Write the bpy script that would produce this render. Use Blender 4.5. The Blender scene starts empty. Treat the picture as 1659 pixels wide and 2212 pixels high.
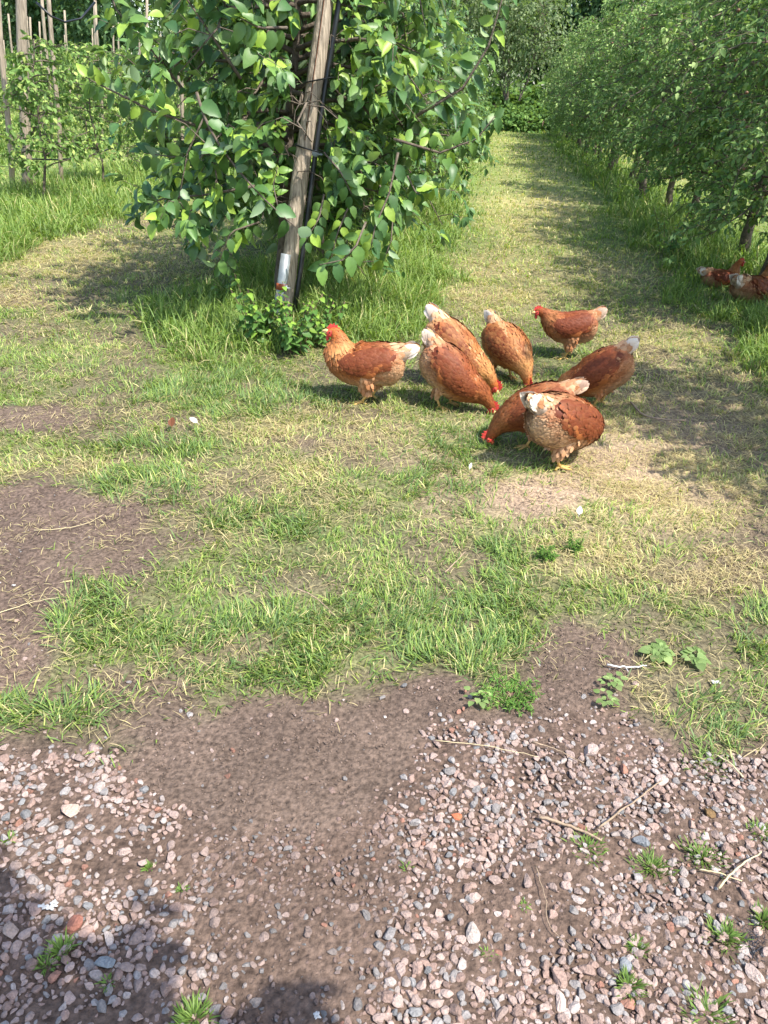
import bpy, bmesh, math, random
import numpy as np
from math import radians, sin, cos, pi, sqrt
from mathutils import Vector, Matrix

# ------------------------------------------------------------------ camera, world, sun, exposure
H, PITCH, ROLL, YAW, FPX = 1.45, 29.1, 3.0, -6.1, 1661.0      # FPX: focal length for a picture 1659 wide, 2212 high
sc = bpy.context.scene
C = sc.collection
fw = Vector((sin(radians(YAW))*cos(radians(PITCH)), cos(radians(YAW))*cos(radians(PITCH)), -sin(radians(PITCH))))
rt0 = Vector((cos(radians(YAW)), -sin(radians(YAW)), 0.0)); up0 = rt0.cross(fw)
RT = rt0*cos(radians(ROLL)) + up0*sin(radians(ROLL)); UP = up0*cos(radians(ROLL)) - rt0*sin(radians(ROLL))
cd = bpy.data.cameras.new('camera'); camera = bpy.data.objects.new('camera', cd); C.objects.link(camera)
m3 = Matrix((RT, UP, -fw)).transposed()
camera.matrix_world = Matrix.Translation((0, 0, H)) @ m3.to_4x4()
cd.sensor_fit = 'VERTICAL'; cd.sensor_height = 24.0; cd.lens = 24.0*FPX/2212.0
cd.clip_start = 0.05; cd.clip_end = 2000
sc.camera = camera
SUN_EL, SUN_AZ = 57.0, 122.0                                     # azimuth clockwise from +Y (the rows run along +Y)
w = bpy.data.worlds.new('World'); sc.world = w; w.use_nodes = True
nt = w.node_tree; bg = nt.nodes['Background']
sky = nt.nodes.new('ShaderNodeTexSky'); sky.sky_type = 'NISHITA'; sky.sun_disc = False
sky.sun_elevation = radians(SUN_EL); sky.sun_rotation = radians(SUN_AZ); sky.air_density = 1.0; sky.dust_density = 1.5
nt.links.new(sky.outputs[0], bg.inputs['Color']); bg.inputs['Strength'].default_value = 0.15
sl = bpy.data.lights.new('sun', 'SUN'); sl.energy = 3.4; sl.angle = radians(0.53); sl.color = (1.0, 0.95, 0.87)
so = bpy.data.objects.new('sun', sl); C.objects.link(so)
sdir = Vector((sin(radians(SUN_AZ))*cos(radians(SUN_EL)), cos(radians(SUN_AZ))*cos(radians(SUN_EL)), sin(radians(SUN_EL))))
so.rotation_euler = sdir.to_track_quat('Z', 'Y').to_euler(); so.location = (6, -4, 12)
sc.view_settings.view_transform = 'Standard'; sc.view_settings.look = 'None'
sc.view_settings.exposure = 1.34; sc.view_settings.gamma = 1.0
sc.render.engine = 'CYCLES'
sc.cycles.max_bounces = 7; sc.cycles.diffuse_bounces = 4; sc.cycles.transmission_bounces = 4
sc.cycles.transparent_max_bounces = 4; sc.cycles.sample_clamp_indirect = 6.0

rng = np.random.default_rng(7); random.seed(7)
U = lambda a, b, n=None: rng.uniform(a, b, n)
A = np.array
fwn, rtn, upn = A(fw), A(RT), A(UP); camp = A((0, 0, H))

# ------------------------------------------------------------------ map between the ground plan and the photograph's layout
def proj(x, y, z=0.0):
    v = np.stack([x, y, np.zeros_like(x)+z-H], -1)
    d = v@fwn; dd = np.maximum(d, 0.25)
    px = 829.5+FPX*(v@rtn)/dd; py = 1106-FPX*(v@upn)/dd
    py = np.where(d < 0.3, 4000+np.abs(px), py)
    return px, py
def gp(px, py, z=0.0):
    d = fwn*FPX+rtn*(px-829.5)-upn*(py-1106); t = (z-H)/d[2]; p = camp+d*t
    return p
def at(px, py, Y):
    d = fwn*FPX+rtn*(px-829.5)-upn*(py-1106); return camp+d*(Y/d[1])

def hsh(ix, iy, seed):
    n = (ix*374761393+iy*668265263+seed*1442695041) & 0xffffffff
    n = ((n ^ (n >> 13))*1274126177) & 0xffffffff
    return ((n ^ (n >> 16)) & 0xffff)/65535.0
def vnoise(x, y, seed=0):
    x = np.asarray(x, float); y = np.asarray(y, float)
    ix = np.floor(x).astype(np.int64); iy = np.floor(y).astype(np.int64)
    fx = x-ix; fy = y-iy; fx = fx*fx*(3-2*fx); fy = fy*fy*(3-2*fy)
    a = hsh(ix, iy, seed); b = hsh(ix+1, iy, seed); c = hsh(ix, iy+1, seed); d = hsh(ix+1, iy+1, seed)
    return (a*(1-fx)+b*fx)*(1-fy)+(c*(1-fx)+d*fx)*fy
def fbm(x, y, seed=0, o=4):
    s = 0; a = 0.5; f = 1.0; t = 0
    for k in range(o):
        s = s+a*vnoise(x*f+17.3*k, y*f-9.1*k, seed+k); t += a; a *= 0.5; f *= 2.03
    return s/t
def gz(x, y):
    x = np.asarray(x, float); y = np.asarray(y, float)
    return (fbm(x*1.3, y*1.3, 3, 3)-0.5)*0.05+(fbm(x*9, y*9, 5, 3)-0.5)*0.016
def sm(a, b, x): t = np.clip((x-a)/(b-a), 0, 1); return t*t*(3-2*t)

BARE = [(60, 1120, 250, 80, 1.0), (200, 1190, 170, 60, .9), (20, 1270, 120, 90, 1), (10, 1400, 110, 110, 1), (60, 905, 130, 34, .95), (200, 1480, 90, 40, .6),
        (1190, 1070, 120, 50, .85), (1500, 1235, 150, 50, .5), (1600, 1170, 120, 45, .5), (1270, 1420, 120, 110, .95), (1220, 1500, 160, 45, .95), (960, 1510, 90, 60, .95),
        (640, 1545, 190, 50, .9), (330, 1530, 110, 70, .75), (180, 500, 130, 14, .6), (300, 480, 90, 10, .6), (620, 960, 70, 16, .5), (1480, 930, 120, 40, .4), (1380, 1160, 90, 30, .45), (900, 505, 40, 14, .8), (560,1265,180,30,.45), (800,1480,120,50,.5),
        (600, 960, 60, 14, .4), (400, 1170, 70, 35, .5), (1330, 1010, 100, 50, .5)]
LUSH = [(180, 1340, 125, 85), (110, 1560, 140, 90), (950, 1370, 240, 95), (1060, 1300, 120, 60), (1520, 1570, 130, 75), (1640, 1390, 60, 90), (600, 1400, 270, 100), (370, 1610, 75, 40),
        (300, 1060, 130, 50), (520, 860, 200, 60), (980, 1050, 120, 70), (330, 960, 160, 40), (1000, 960, 90, 40), (560, 1130, 180, 40), (1100, 1190, 60, 35)]
STRAW = [(1480, 1060, 260, 110, 1), (1560, 900, 220, 90, .95), (1330, 960, 130, 70, .8), (200, 560, 300, 60, .65), (40, 640, 130, 30, .7), (420, 470, 160, 30, .7), (1150, 430, 120, 120, .7), (1080, 620, 140, 80, .65),
         (1250, 590, 170, 50, .6), (1560, 1230, 150, 60, .8), (1300, 1200, 140, 60, .6), (700, 930, 200, 60, .55), (1180, 870, 60, 50, .5), (1100, 300, 60, 40, .7), (100, 1010, 140, 30, .5), (560, 1030, 200, 40, .45), (1420, 760, 150, 60, .6)]
def ell(px, py, e, k=1.0): return np.sqrt(((px-e[0])/(e[2]*k))**2+((py-e[1])/(e[3]*k))**2)
GB = A([(-900, 1620), (0, 1600), (240, 1625), (300, 1590), (420, 1520), (520, 1500), (650, 1530), (800, 1520), (900, 1460), (1100, 1510), (1250, 1440), (1330, 1500), (1450, 1600), (1560, 1660), (1659, 1620), (2600, 1600)], float)
SB = A([(-900, 1640), (0, 1640), (250, 1640), (300, 1700), (450, 1790), (700, 1790), (850, 1700), (900, 1600), (950, 1555), (1100, 1565), (1250, 1525), (1400, 1560), (1480, 1650), (1659, 1635), (2600, 1640)], float)
ROWS = (-5.2, -1.5, 2.25)
def fields(x, y):
    px, py = proj(x, y)
    n1 = fbm(x*2.2, y*2.2, 11); n2 = fbm(x*7, y*7, 23); n3 = fbm(x*0.8, y*0.8, 37, 3)
    wob = (n1-.5)*0.9+(n2-.5)*0.7
    bare = np.zeros_like(px)
    for e in BARE: bare = np.maximum(bare, e[4]*sm(1.25, 0.75, ell(px, py, e)+wob))
    lush = np.zeros_like(px)
    for e in LUSH: lush = np.maximum(lush, sm(1.25, 0.6, ell(px, py, e)+wob))
    straw = np.zeros_like(px)
    for e in STRAW: straw = np.maximum(straw, e[4]*sm(1.4, 0.5, ell(px, py, e)+wob))
    grass_end = np.interp(px, GB[:, 0], GB[:, 1])+wob*70
    stone_start = np.interp(px, SB[:, 0], SB[:, 1])+wob*50
    inzone = 1-sm(grass_end-75, grass_end+45, py)
    grav = sm(stone_start-25, stone_start+40, py)
    inp = sm(1.25, .75, ell(px, py, (640, 1930, 230, 380))+wob*.3)
    # long grass along the feet of the tree rows
    tall = np.zeros_like(px)
    for r, h0, y0, wd in ((-5.2, 1.0, 3.0, 1.1), (-1.15, .9, 4.7, .72), (2.45, .9, 2.0, .62), (-8.9, 1, 0, 1.2), (-12.6, 1, 0, 1.2)):
        tall = np.maximum(tall, h0*sm(wd+.25, wd-.35, np.abs(x-r)+(n1-.5)*.8)*sm(y0-.25, y0+.45, y+(n1-.5)*1.0))
    tall = np.maximum(tall, .6*sm(1.2, .5, ell(px, py, (500, 700, 190, 80))+wob*.6))
    tall = np.maximum(tall, .12*sm(1.2, .5, ell(px, py, (80, 800, 200, 80))+wob*.6))
    tall = tall*(1-.85*sm(1.5, .8, ell(px, py, (1600, 645, 100, 40))))
    lush = np.maximum(lush, tall)
    far = sm(24, 30, y)
    straw = np.clip(straw+(n1-.5)*.9, 0, 1)*(1-.8*lush)
    far_straw = sm(.42, .66, n3*.5+n1*.5)
    straw = np.where(py < 420, np.maximum(straw*.5, far_straw*(1-tall)*.4), straw)
    bare = bare*(1-.9*tall)
    cover = inzone*(1-bare)*(1-(1-tall)*.55*sm(.56, .40, fbm(x*3.6, y*3.6, 301, 3))*sm(8, 5, y))
    return dict(px=px, py=py, bare=bare, lush=lush*inzone, straw=straw, inzone=inzone, grav=grav, inp=inp, tall=tall*inzone, cover=cover, n1=n1, n2=n2, n3=n3)

# ------------------------------------------------------------------ materials
def mat(name, rough=.7, spec=.3, attr=False, col=(.5, .5, .5), nscale=None, namt=.25, bump=0, bscale=80, trans=0.0, back=None, wave=None):
    m = bpy.data.materials.new(name); m.use_nodes = True; t = m.node_tree; N = t.nodes; L = t.links
    b = N['Principled BSDF']; b.inputs['Roughness'].default_value = rough; b.inputs['Specular IOR Level'].default_value = spec
    if attr:
        a = N.new('ShaderNodeVertexColor'); a.layer_name = 'Col'; src = a.outputs['Color']
    else:
        r = N.new('ShaderNodeRGB'); r.outputs[0].default_value = (*col, 1); src = r.outputs[0]
    tc = N.new('ShaderNodeTexCoord')
    if nscale:
        n = N.new('ShaderNodeTexNoise'); n.inputs['Scale'].default_value = nscale; n.inputs['Detail'].default_value = 6
        if wave:
            mp = N.new('ShaderNodeMapping'); mp.inputs['Scale'].default_value = wave; L.new(tc.outputs['Object'], mp.inputs[0]); L.new(mp.outputs[0], n.inputs['Vector'])
        else: L.new(tc.outputs['Object'], n.inputs['Vector'])
        mr = N.new('ShaderNodeMapRange'); mr.inputs['From Min'].default_value = .3; mr.inputs['From Max'].default_value = .7
        mr.inputs['To Min'].default_value = 1-namt; mr.inputs['To Max'].default_value = 1+namt
        L.new(n.outputs['Fac'], mr.inputs['Value'])
        mx = N.new('ShaderNodeVectorMath'); mx.operation = 'SCALE'; L.new(src, mx.inputs[0]); L.new(mr.outputs[0], mx.inputs['Scale']); src = mx.outputs[0]
    if back is not None:
        g = N.new('ShaderNodeNewGeometry'); mx = N.new('ShaderNodeMix'); mx.data_type = 'RGBA'
        L.new(g.outputs['Backfacing'], mx.inputs['Factor']); L.new(src, mx.inputs[6])
        sc2 = N.new('ShaderNodeMix'); sc2.data_type = 'RGBA'; sc2.inputs['Factor'].default_value = .62; L.new(src, sc2.inputs[6]); sc2.inputs[7].default_value = (*back, 1)
        L.new(sc2.outputs[2], mx.inputs[7]); src = mx.outputs[2]
    L.new(src, b.inputs['Base Color'])
    if bump:
        n = N.new('ShaderNodeTexNoise'); n.inputs['Scale'].default_value = bscale; n.inputs['Detail'].default_value = 8
        if wave and not attr:
            mp = N.new('ShaderNodeMapping'); mp.inputs['Scale'].default_value = wave; L.new(tc.outputs['Object'], mp.inputs[0]); L.new(mp.outputs[0], n.inputs['Vector'])
        else: L.new(tc.outputs['Object'], n.inputs['Vector'])
        bp = N.new('ShaderNodeBump'); bp.inputs['Strength'].default_value = bump; bp.inputs['Distance'].default_value = .01
        L.new(n.outputs['Fac'], bp.inputs['Height']); L.new(bp.outputs[0], b.inputs['Normal'])
    if trans:
        tr = N.new('ShaderNodeBsdfTranslucent'); mu = N.new('ShaderNodeVectorMath'); mu.operation = 'MULTIPLY'; mu.inputs[1].default_value = (1.9, 2.0, .8)
        L.new(src, mu.inputs[0]); L.new(mu.outputs[0], tr.inputs['Color'])
        ms = N.new('ShaderNodeMixShader'); ms.inputs[0].default_value = trans
        L.new(b.outputs[0], ms.inputs[1]); L.new(tr.outputs[0], ms.inputs[2]); L.new(ms.outputs[0], N['Material Output'].inputs['Surface'])
    return m
M = {}
M['ground'] = mat('soil', .95, .12, attr=True, nscale=75, namt=.5, bump=1.0, bscale=90)
M['grass'] = mat('grass_blades', .55, .3, attr=True, trans=.28)
M['leaf'] = mat('apple_leaf', .45, .42, attr=True, trans=.22, back=(.22, .30, .17), nscale=25, namt=.15)
M['leaf2'] = mat('small_leaf', .6, .22, attr=True, trans=.25, back=(.18, .26, .13))
M['bark'] = mat('bark', .9, .2, col=(.13, .105, .08), nscale=30, namt=.4, bump=.8, bscale=60)
M['twig'] = mat('twig_bark', .7, .3, col=(.14, .085, .06), nscale=60, namt=.3)
M['wood'] = mat('weathered_wood', .85, .2, col=(.34, .28, .21), nscale=9, namt=.55, bump=1.0, bscale=14, wave=(8, 8, .7))
M['wood2'] = mat('pale_post_wood', .85, .2, col=(.33, .27, .20), nscale=9, namt=.4, bump=.8, bscale=14, wave=(8, 8, .7))
M['stone'] = mat('gravel_stone', .85, .25, attr=True, nscale=170, namt=.22, bump=.6, bscale=220)
M['feather'] = mat('feather', .6, .25, attr=True, nscale=160, namt=.12)
M['red'] = mat('comb_skin', .45, .4, col=(.55, .05, .04), nscale=200, namt=.3, bump=.4, bscale=300)
M['horn'] = mat('beak_horn', .4, .4, col=(.62, .42, .18))
M['legskin'] = mat('leg_skin', .55, .35, col=(.62, .38, .12), nscale=200, namt=.2, bump=.4, bscale=400)
M['eye'] = mat('eye', .1, .6, col=(.25, .07, .01)); M['pupil'] = mat('pupil', .1, .6, col=(.005, .005, .005))
M['black'] = mat('black_plastic', .35, .5, col=(.012, .013, .014))
M['grey'] = mat('grey_plastic', .45, .5, col=(.25, .29, .31))
M['zinc'] = mat('galvanised_steel', .45, .5, col=(.27, .30, .31), nscale=18, namt=.25)
M['zinc'].node_tree.nodes['Principled BSDF'].inputs['Metallic'].default_value = .35
M['rust'] = mat('rust', .8, .2, col=(.28, .075, .03), nscale=60, namt=.3)
M['white'] = mat('white_feather', .7, .2, col=(.6, .58, .54)); M['darkf'] = mat('dark_feather', .7, .2, col=(.12, .045, .02))
M['chalk'] = mat('chalky_white', .8, .2, col=(.5, .5, .48), nscale=90, namt=.25)
M['apple'] = mat('apple_skin', .4, .4, col=(.20, .10, .05), nscale=30, namt=.5)
M['blue'] = mat('blue_plastic', .4, .4, col=(.03, .2, .5))
M['stick'] = mat('dry_stick', .85, .2, col=(.30, .22, .15), nscale=60, namt=.3, bump=.5, bscale=90)
M['pale'] = mat('pale_straw', .7, .2, col=(.55, .46, .27))

# ------------------------------------------------------------------ mesh helpers
def mesh_np(name, V, F, material, col=None, smooth=True, parent=None):
    """F: list of int arrays, each (n, k)."""
    me = bpy.data.meshes.new(name); F = [f for f in F if len(f)]
    V = np.asarray(V, np.float32)
    me.vertices.add(len(V)); me.vertices.foreach_set('co', V.ravel())
    nl = sum(f.size for f in F); npoly = sum(len(f) for f in F)
    me.loops.add(nl); me.polygons.add(npoly)
    me.loops.foreach_set('vertex_index', np.concatenate([f.ravel() for f in F]).astype(np.int32))
    tot = np.concatenate([np.full(len(f), f.shape[1], np.int32) for f in F]); st = np.concatenate([[0], np.cumsum(tot)[:-1]]).astype(np.int32)
    me.polygons.foreach_set('loop_start', st); me.polygons.foreach_set('loop_total', tot)
    me.polygons.foreach_set('use_smooth', np.full(npoly, smooth))
    me.update(calc_edges=True)
    if col is not None:
        a = me.color_attributes.new('Col', 'FLOAT_COLOR', 'POINT')
        c = np.ones((len(V), 4), np.float32); c[:, :3] = col; a.data.foreach_set('color', c.ravel())
    me.materials.append(material)
    o = bpy.data.objects.new(name, me); C.objects.link(o)
    if parent: o.parent = parent
    return o
class MB:
    def __init__(s): s.V = []; s.F = {}; s.C = []; s.n = 0
    def add(s, V, faces, col=(1, 1, 1)):
        V = np.asarray(V, float); n = len(V)
        for f in faces:
            f = np.asarray(f, np.int64)
            if f.ndim == 1: f = f[None]
            s.F.setdefault(f.shape[1], []).append(f+s.n)
        s.V.append(V); c = np.empty((n, 3)); c[:] = col; s.C.append(c); s.n += n
    def tube(s, pts, rad, sides=6, col=(1, 1, 1), cap=True):
        pts = np.asarray(pts, float); n = len(pts); rad = np.broadcast_to(np.asarray(rad, float), (n,))
        T = np.gradient(pts, axis=0); T /= np.linalg.norm(T, axis=1)[:, None]+1e-9
        ref = A((0, 0, 1.)) if abs(T[0][2]) < .9 else A((1., 0, 0)); V = []
        for i in range(n):
            a = np.cross(T[i], ref); a /= np.linalg.norm(a)+1e-9; b = np.cross(T[i], a); ref = np.cross(a, T[i]) if False else ref
            th = np.arange(sides)*2*pi/sides
            V.append(pts[i]+rad[i]*(np.cos(th)[:, None]*a+np.sin(th)[:, None]*b))
        V = np.concatenate(V); i = np.arange(n-1)[:, None]*sides; j = np.arange(sides)[None]; k = (j+1) % sides
        q = np.stack([i+j, i+k, i+sides+k, i+sides+j], -1).reshape(-1, 4); fs = [q]
        if cap: fs += [np.arange(sides)[::-1], (n-1)*sides+np.arange(sides)]
        s.add(V, fs, col)
    def ball(s, c, r, col=(1, 1, 1), n=8, m=6):
        r = np.broadcast_to(np.asarray(r, float), (3,)); V = [(0, 0, 1)]
        for i in range(1, m):
            for j in range(n): V.append((sin(pi*i/m)*cos(2*pi*j/n), sin(pi*i/m)*sin(2*pi*j/n), cos(pi*i/m)))
        V.append((0, 0, -1)); F = []
        for i in range(m-2):
            for j in range(n): F.append((1+i*n+j, 1+(i+1)*n+j, 1+(i+1)*n+(j+1) % n, 1+i*n+(j+1) % n))
        T = [(0, 1+j, 1+(j+1) % n) for j in range(n)]+[(len(V)-1, 1+(m-2)*n+(j+1) % n, 1+(m-2)*n+j) for j in range(n)]
        s.add(A(V)*r+A(c), [A(F), A(T)], col)
    def build(s, name, material, parent=None, smooth=True):
        return mesh_np(name, np.concatenate(s.V), [np.concatenate(v) for v in s.F.values()], material, np.concatenate(s.C), smooth, parent)
def inst(T, TF, pos, mats, col, mb, tcol=None):
    """copies of a small template baked in one go: T (n,3), TF faces, pos (N,3), mats (N,3,3), col (N,3)"""
    N = len(pos); n = len(T)
    if N == 0: return
    V = np.einsum('nij,kj->nki', mats, T)+pos[:, None]
    c = np.repeat(col[:, None], n, 1)
    if tcol is not None: c = c*tcol[None]
    off = (np.arange(N)*n)[:, None, None]
    mb.add(V.reshape(-1, 3), [(A(f)[None]+off).reshape(-1, A(f).shape[1]) for f in TF], c.reshape(-1, 3))
def nrm(v): return v/(np.linalg.norm(v, axis=-1, keepdims=True)+1e-9)
def frames(d, n):
    d = nrm(d); y = nrm(np.cross(n, d)); z = np.cross(d, y); return np.stack([d, y, z], -1)
def tag(o, label, cat, group=None, kind=None):
    if label: o['label'] = label
    if cat: o['category'] = cat
    if group: o['group'] = group
    if kind: o['kind'] = kind
    return o
def thing(name, loc, label, cat, group=None, rz=0.0):
    o = bpy.data.objects.new(name, None); C.objects.link(o); o.location = tuple(map(float, loc)); o.rotation_euler = (0, 0, rz); o.empty_display_size = .1
    return tag(o, label, cat, group)
def dup(root, loc, rz=0.0, s=1.0, label=None):
    r = root.copy(); C.objects.link(r); r.location = tuple(map(float, loc)); r.rotation_euler = (0, 0, rz); r.scale = (s, s, s)
    if label: r['label'] = label
    for ch in list(root.children):
        c = ch.copy(); C.objects.link(c); c.parent = r
        for g in ch.children:
            d = g.copy(); C.objects.link(d); d.parent = c
    return r
ORD = ['first', 'second', 'third', 'fourth', 'fifth', 'sixth', 'seventh', 'eighth', 'ninth', 'tenth', 'eleventh', 'twelfth', 'thirteenth', 'fourteenth', 'fifteenth', 'sixteenth', 'seventeenth', 'eighteenth', 'nineteenth', 'twentieth']
def od(i): return ORD[i] if i < 20 else str(i+1)+'th'

# leaf templates
def leaf_tmpl(rows, wd=.33, fold=.14, droop=.28, serr=0.0, wav=0.0):
    V = []; prof = lambda t: wd*(sin(pi*min(1, t**.75))**.8)
    for i, t in enumerate(rows):
        z = -droop*t*t
        if i == 0 or i == len(rows)-1: V.append((t, 0, z))
        else:
            wv = prof(t)*(1+serr*(1 if i % 2 else -1)); wz = wav*(1 if i % 2 else -1)
            V += [(t, wv, z+fold*wv*2+wz), (t, 0, z), (t, -wv, z+fold*wv*2-wz)]
    n = len(rows)-2; F3 = [(0, 2, 1), (0, 3, 2)]; F4 = []
    for i in range(n-1):
        a = 1+3*i; b = a+3; F4 += [(a, a+1, b+1, b), (a+1, a+2, b+2, b+1)]
    l = 1+3*(n-1); e = 1+3*n; F3 += [(l, l+1, e), (l+1, l+2, e)]
    return A(V), [A(F3)]+([A(F4)] if F4 else [])
LEAF_A = leaf_tmpl([0, .1, .22, .36, .5, .64, .78, .9, 1], wd=.33, serr=.04, wav=.012)
LEAF_B = leaf_tmpl([0, .12, .27, .45, .62, .8, .92, 1], wd=.30, fold=.25, droop=.5, wav=.02)
LEAF_E = leaf_tmpl([0, .12, .3, .5, .7, .86, 1], wd=.27, fold=.55, droop=.15, wav=.03)
LEAF_C = leaf_tmpl([0, .25, .6, 1], wd=.30)
LEAF_C2 = leaf_tmpl([0, .3, .7, 1], wd=.24, fold=.4, droop=.05)
LEAF_D = leaf_tmpl([0, .45, 1], wd=.30)

# ------------------------------------------------------------------ ground: one sheet, fine near the camera, reaching the horizon
def axis(lo, flo, fhi, hi, d):
    f = list(np.arange(flo, fhi+d/2, d)); s = d; x = fhi
    while x < hi: s *= 1.12; x += s; f.append(x)
    s = d; x = flo; pre = []
    while x > lo: s *= 1.12; x -= s; pre.append(x)
    return A(pre[::-1]+f)
gx = axis(-500, -2.6, 2.8, 500, .024); gy = axis(-60, .3, 6.2, 900, .024)
X, Y = np.meshgrid(gx, gy); xf, yf = X.ravel(), Y.ravel()
fd = fields(xf, yf)
soil_c = A((.120, .086, .066)); dust_c = A((.30, .215, .15)); straw_c = A((.44, .36, .18)); green_c = A((.13, .185, .050)); grav_c = A((.120, .083, .063))
dusty = sm(1.3, .3, ell(fd['px'], fd['py'], (1250, 1010, 420, 190)))
base = soil_c*(1-dusty[:, None])+dust_c*dusty[:, None]
base = base*(.8+.5*fd['n2'][:, None])
under = green_c*(1-fd['straw'][:, None]*.75)+straw_c*fd['straw'][:, None]*.75
under = under*(.6+.6*fd['n2'][:, None])
farm = sm(4, 14, yf)[:, None]
u2 = under*(1-farm)+(under*1.25)*farm
cv = (fd['cover']*(.45+.5*farm[:, 0]))[:, None]
gc = base*(1-cv)+u2*cv
gm = (fd['grav'])[:, None]; gc = gc*(1-gm)+grav_c*(.75+.5*fd['n2'][:, None])*gm
bush = sm(26, 40, yf)[:, None]; gc = gc*(1-bush)+A((.10, .16, .04))*(.7+.6*fd['n1'][:, None])*bush
nx, ny = len(gx), len(gy)
ii = np.arange(ny-1)[:, None]*nx+np.arange(nx-1)[None]; q = np.stack([ii, ii+1, ii+nx+1, ii+nx], -1).reshape(-1, 4)
lump = (fbm(xf*30, yf*30, 91, 3)-.5)*.016*sm(9, 5, yf)
ground = mesh_np('ground', np.stack([xf, yf, gz(xf, yf)+lump], -1), [q], M['ground'], gc)
ground['kind'] = 'structure'

# ------------------------------------------------------------------ grass
def blades(mb, x, y, h, wd, yaw, lean, bend, col, tipcol=None, z0=0.0):
    n = len(x)
    if n == 0: return
    ts = [0, .38, .72, 1.0]; dx, dy = np.cos(yaw), np.sin(yaw); sx, sy = -dy, dx
    r = np.zeros(n); z = gz(x, y)-.004+z0; zb = z.copy(); V = []; Cc = []; prev = 0; wf = [.8, 1, .65, 0]
    tw = U(-.5, .5, n)
    for k, t in enumerate(ts):
        if k:
            a = lean+bend*(t+prev)/2; dl = h*(t-prev); r = r+np.sin(a)*dl; z = np.maximum(z+np.cos(a)*dl, zb+.006)
        prev = t; cx = x+dx*r; cy = y+dy*r
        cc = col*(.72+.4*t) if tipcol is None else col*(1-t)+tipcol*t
        if k < 3:
            ww = (wd*wf[k]/2); ox = sx*ww; oy = sy*ww; oz = ww*tw
            V += [np.stack([cx+ox, cy+oy, z+oz], -1), np.stack([cx-ox, cy-oy, z-oz], -1)]; Cc += [cc, cc]
        else: V.append(np.stack([cx, cy, z], -1)); Cc.append(cc)
    V = np.stack(V, 1).reshape(-1, 3); Cc = np.stack(Cc, 1).reshape(-1, 3)
    o = (np.arange(n)*7)[:, None, None]
    mb.add(V, [(A([(0, 1, 3, 2), (2, 3, 5, 4)])[None]+o).reshape(-1, 4), (A([(4, 5, 6)])[None]+o).reshape(-1, 3)], Cc)
turf, tallg, strawm = MB(), MB(), MB()
G1 = A((.165, .255, .055)); G2 = A((.27, .36, .080)); G3 = A((.125, .205, .075)); S1 = A((.60, .52, .27)); S2 = A((.42, .33, .18)); YG = A((.40, .43, .12))
def mixc(a, b, t): return a*(1-t[:, None])+b*t[:, None]
def scatter(y0, y1, dens, wscale, hscale, xm=1.0):
    # the ground strip seen from around the camera: widens with distance
    def lim(yy):
        return -(.62*yy+1.0), (.50*yy+.75)
    xa, xb = lim(y1); n = int((xb-xa)*(y1-y0)*dens); x = U(xa, xb, n); y = U(y0, y1, n)
    la, lb = lim(y); k = (x > la) & (x < lb); x, y = x[k], y[k]
    f = fields(x, y); r = U(0, 1, len(x))
    clump = fbm(x*14, y*14, 51, 2); cl = .35+1.3*sm(.35, .65, clump)
    # ---- turf
    p = f['cover']*(.30+.5*f['lush']+.12*f['n2'])*cl*(1-.45*f['straw'])
    k = (r < p) & (f['tall'] < .35+.2*U(0, 1, len(x)))
    def sub(k): return x[k], y[k], {q_: v[k] for q_, v in f.items()}
    a, b, g = sub(k); n = len(a); u = U(0, 1, n); v = U(0, 1, n)
    col = mixc(np.tile(G1, (n, 1)), G2, np.clip(u*.9+g['straw']*.4-.15*g['lush'], 0, 1)); col = mixc(col, G3, (v < .25+.35*g['lush'])*.8)
    dry = (U(0, 1, n) < .08+.38*g['straw']*(1-g['lush']))*1.0; col = mixc(col, YG if True else S1, dry*.8); col = mixc(col, np.tile(S1, (n, 1)), (U(0, 1, n) < .06+.35*g['straw'])*.85)
    col = col*U(.65, 1.3, n)[:, None]
    h = U(.026, .054, n)*(1+.55*g['lush']+.2*g['n1'])*hscale
    yaw = U(0, 2*pi, n)
    # combed direction per patch
    cdir = fbm(a*3, b*3, 71, 2)*4*pi; yaw = np.where(U(0, 1, n) < .55, cdir+rng.normal(0, .6, n), yaw)
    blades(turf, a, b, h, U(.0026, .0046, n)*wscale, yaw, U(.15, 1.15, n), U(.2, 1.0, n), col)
    # ---- long grass
    k = (f['tall'] > .12) & (U(0, 1, len(x)) < .60*f['tall']**.5*f['inzone']*(.5+.8*sm(.4, .6, clump))*np.where(y < 9, 1, .8))
    a, b, g = sub(k); n = len(a); u = U(0, 1, n)
    col = mixc(np.tile(A((.125, .215, .05)), (n, 1)), A((.25, .34, .08)), u)*U(.7, 1.25, n)[:, None]; col = mixc(col, np.tile(S1, (n, 1)), (U(0, 1, n) < .06)*.8)
    h = U(.10, .26, n)*(.5+.75*g['tall'])*(.75+.6*g['n1'])*(1+.0*hscale)
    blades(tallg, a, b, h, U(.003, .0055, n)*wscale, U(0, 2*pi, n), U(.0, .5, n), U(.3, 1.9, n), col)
    # ---- straw, clippings lying flat
    k = U(0, 1, len(x)) < (f['inzone']*(.06+.38*f['straw'])*(1-.5*f['bare'])+.02*f['bare']*f['inzone']+.02*f['inzone'])*(1-.8*f['tall'])*(.4+1.2*sm(.4, .6, fbm(x*6, y*6, 83, 2)))
    a, b, g = sub(k); n = len(a)
    col = mixc(np.tile(S1, (n, 1)), S2, U(0, 1, n))*U(.7, 1.2, n)[:, None]
    blades(strawm, a, b, U(.02, .075, n)*hscale*(1-.3*g['bare']), U(.0012, .0026, n)*wscale, U(0, 2*pi, n), U(1.2, 1.55, n), U(-.1, .25, n), col, z0=U(.004, .016, n))
scatter(.95, 2.4, 24000, .95, .82)
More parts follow.
